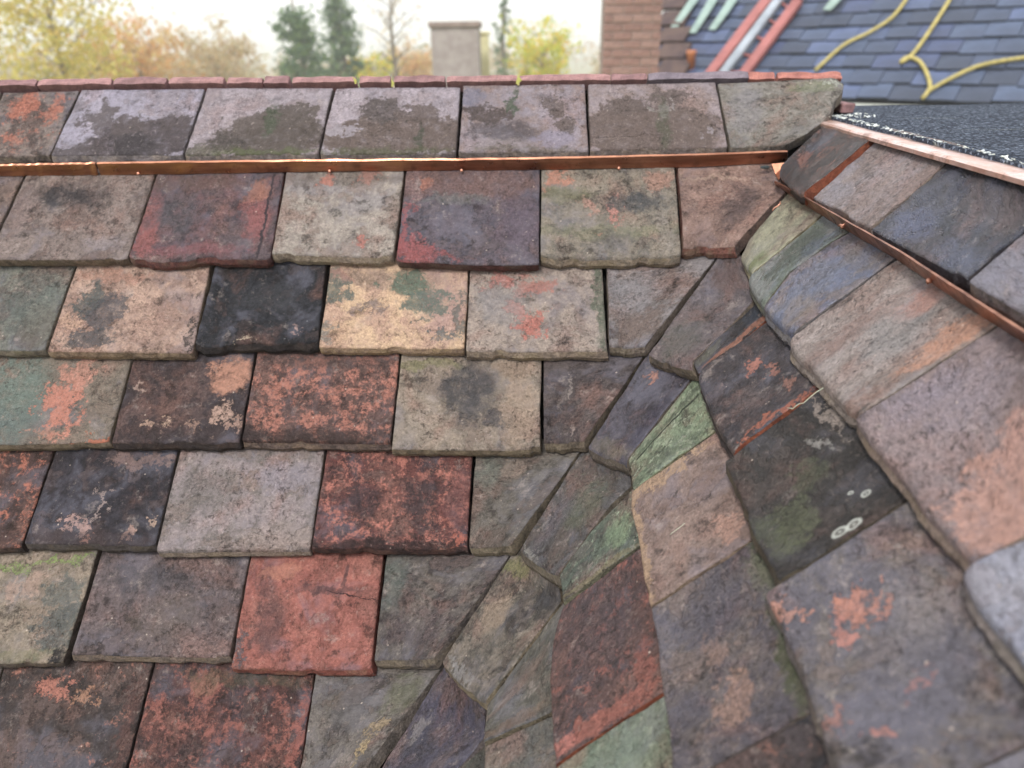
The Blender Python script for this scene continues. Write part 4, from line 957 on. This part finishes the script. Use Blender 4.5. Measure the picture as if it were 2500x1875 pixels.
for q in range(5):
    me = mesh('slate', V, Fc); me.materials.append(M_SLATE[q]); me.materials.append(M_BUTT_SHADE); slm.append(me)
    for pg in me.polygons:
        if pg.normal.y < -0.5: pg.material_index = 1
rot = Matrix((ex, up_s, nm_s)).transposed()
rowsn = 13
for r_ in range(rowsn):
    x = -SW*(0.5 if r_ % 2 else 0)-0.1
    while x < LEN+0.1:
        P = ex*(x+SW/2)+up_s*(SE*(r_+0.75))+nm_s*(0.026+rng.uniform(0, 0.01))+up_s*rng.uniform(-.012, .012)
        o = bpy.data.objects.new('slate', slm[rng.choice((0, 0, 1, 1, 4, 2, 3))]); C.objects.link(o); o.parent = sr
        tl = Matrix.Rotation(R(-5.5+rng.uniform(-1.2, 1.2)), 3, 'X')@Matrix.Rotation(R(rng.uniform(-.6, .6)), 3, 'Z')
        mm = (rot@tl).to_4x4(); mm.translation = Vector(P); o.matrix_local = mm
        x += SW
V, Fc = box(ex*LEN/2+up_s*SE*rowsn/2, ex*(LEN/2+.1), up_s*(SE*rowsn/2), nm_s*0.004)
link('roof_board', mesh('roof_board', V, Fc), simple('board_dark', '3c3a3c', '2e2c2e', 5), sr)
V, Fc = box(ex*LEN/2-np.array([0, 0, 0.03])-inw*0.05, ex*(LEN/2+.15), inw*0.06, np.array([0, 0, 0.035]), 0.012)
link('gutter', mesh('gutter', V, Fc), simple('gutter_pale', 'b5b8b0', 'a3a69c', 3, 0.6), sr)
V, Fc = box(ex*LEN/2+inw*0.4-np.array([0, 0, z_e/2+0.06]), ex*(LEN/2), inw*0.35, np.array([0, 0, z_e/2]))
link('wall', mesh('wall', V, Fc), simple('render_wall', '8a8276', '7a7268', 2, 0.9), sr)

p_s = e0+nm_s*0.03
on_slate = lambda pts, h=0.03: hit_plane(np.asarray(pts, float), e0+nm_s*h, nm_s)
M_ROPE = simple('rope_yellow', 'bdae6c', 'a09358', 30, 0.8)
def spline(pts, n=40):
    pts = np.asarray(pts, float); s = np.linspace(0, len(pts)-1, n); out = []
    for q in s:
        i = min(int(q), len(pts)-2); f = q-i
        p0, p1, p2, p3 = pts[max(i-1, 0)], pts[i], pts[i+1], pts[min(i+2, len(pts)-1)]
        out.append(0.5*((2*p1)+(-p0+p2)*f+(2*p0-5*p1+4*p2-p3)*f*f+(-p0+3*p1-3*p2+p3)*f**3))
    return np.array(out)
for pts, lab in (([(1990,172),(2060,110),(2120,80),(2180,40),(2225,-20)], 'yellow rope slanting up the slate roof, left of three'),
                 ([(2330,-20),(2280,60),(2230,130),(2200,152),(2215,140),(2245,150),(2265,185),(2270,215),(2252,240)], 'yellow rope bent into a hook on the slate roof, middle of three'),
                 ([(2262,225),(2320,192),(2400,158),(2520,138)], 'yellow rope running to the right edge over the slates, right of three')):
    P = on_slate(spline(pts, 50), 0.085)
    V, Fc = tube(P, 0.016, 8); thing_mesh('rope', V, Fc, M_ROPE, lab, 'rope', True, 'yellow ropes on the slate roof')
# red ladder lying on the slates
lad = empty('red_ladder', tuple(on_slate([[1740, 180]], 0.05)[0])); tag(lad, 'red-railed roof ladder with a grey tread board on the slates', 'ladder')
M_RED = simple('red_paint', 'a86864', '945a56', 5, 0.5); M_ALU = simple('rung_grey', 'a5acb5', '8d949c', 5, 0.4)
lo = np.array(lad.location)
ra = on_slate([[1726,192],[1890,-22]], 0.10); rm = on_slate([[1757,192],[1918,-22]], 0.09); rb = on_slate([[1806,194],[1948,4]], 0.10)
for q, w, mt, nm_ in ((ra, 0.055, M_RED, 'rail'), (rm, 0.045, M_ALU, 'tread_board'), (rb, 0.050, M_RED, 'rail')):
    d = (q[1]-q[0]); ln = np.linalg.norm(d); d /= ln; s_ = np.cross(nm_s, d)
    V, Fc = box((q[0]+q[1])/2-lo, d*ln/2, s_*w, nm_s*0.03, 0.008); link(nm_, mesh(nm_, V, Fc), mt, lad)
for q in range(5):
    f = (q+.5)/5; a = rm[0]*(1-f)+rm[1]*f; b = rb[0]*(1-f)+rb[1]*f
    V, Fc = tube([a-lo-nm_s*.02, b-lo-nm_s*.02], 0.012, 8); link('rung', mesh('rung', V, Fc, True), M_RED, lad)
V, Fc = tube([q-lo for q in spline([rm[1], rm[1]*.5+rb[1]*.5+up_s*.06, rb[1]], 10)], 0.045, 8); link('end_bar', mesh('end_bar', V, Fc, True), M_RED, lad)
# verdigris copper strips hanging at the upper left of the slates
M_VERD = simple('verdigris', '93a8a0', '80948c', 8, 0.6)
for k, (pa, pb) in enumerate((((1700,-10),(1638,76)), ((1745,-10),(1690,80)), ((1795,-12),(1738,72)), ((2048,-14),(2018,24)))):
    q = on_slate([pa, pb], 0.09); d = q[1]-q[0]; ln = np.linalg.norm(d); d /= ln; s_ = np.cross(nm_s, d)
    V, Fc = [], []
    for j in range(13):
        f = j/12; c = q[0]+d*ln*f+nm_s*0.03*math.sin(f*3.1)+s_*0.03*math.sin(f*3.1)
        w = 0.055*(1-0.3*f)
        V += [c-s_*w, c+s_*w, c+s_*w-nm_s*0.008, c-s_*w-nm_s*0.008]
    for j in range(12):
        for e in range(4): Fc.append((j*4+e, (j+1)*4+e, (j+1)*4+(e+1) % 4, j*4+(e+1) % 4))
    Fc += [(3, 2, 1, 0), (48, 49, 50, 51)]
    thing_mesh('verdigris_strip', V, Fc, M_VERD, ['pale green verdigris strip nearest the brick chimney', 'pale green verdigris strip, second from the brick chimney', 'pale green verdigris strip, third from the brick chimney', 'lone teal verdigris strip at the top edge over the slates'][k], 'metal strip', False, 'verdigris strips on the slate roof')
# copper vent pipe and the dark dormer cheek behind the chimney
p0 = on_slate([[1684, 178]], 0.02)[0]
V, Fc = tube([p0-nm_s*.05, p0+np.array([0, 0, .16]), p0+np.array([0, 0, .17]), p0+np.array([0, 0, .21])], [.042, .042, .05, .05], 14)
thing_mesh('vent_pipe', V, Fc, simple('pipe_copper', 'b0704c', '94583c', 6, 0.5), 'short orange-brown vent pipe between chimney and red ladder', 'pipe', True)
dm = empty('dormer', tuple(on_slate([[1650, 150]], 0.0)[0])); tag(dm, 'dark brown timber dormer cheek beside the large brick chimney', 'dormer')
dl = np.array(dm.location); M_TIMB = simple('timber_dark', '5c4a44', '48393a', 4, 0.8)
for q in range(5):
    c = on_slate([[1645, 166-q*40]], 0.09)[0]
    V, Fc = box(c-dl, ex*0.16, up_s*0.10, nm_s*0.02, 0.004)
    link('board', mesh('board', V, Fc), M_TIMB, dm)

# ------------------------------------------------------------------ autumn haze
V, Fc = box((0, 0, 12.5), (2200, 0, 0), (0, 2200, 0), (0, 0, 13.5))
hz = link('haze', mesh('haze', V, Fc)); hz['kind'] = 'stuff'
hm = bpy.data.materials.new('haze_air'); hm.use_nodes = True; hm.node_tree.nodes.clear()
pv = hm.node_tree.nodes.new('ShaderNodeVolumePrincipled'); ho = hm.node_tree.nodes.new('ShaderNodeOutputMaterial')
pv.inputs['Color'].default_value = (0.99, 0.99, 0.985, 1); pv.inputs['Density'].default_value = 0.0035; pv.inputs['Anisotropy'].default_value = 0.0
hm.node_tree.links.new(pv.outputs[0], ho.inputs['Volume']); hz.data.materials.append(hm)

# render settings
sc.render.engine = 'CYCLES'
sc.cycles.use_denoising = True
sc.cycles.max_bounces = 5; sc.cycles.diffuse_bounces = 3; sc.cycles.volume_bounces = 1; sc.cycles.adaptive_threshold = 0.02
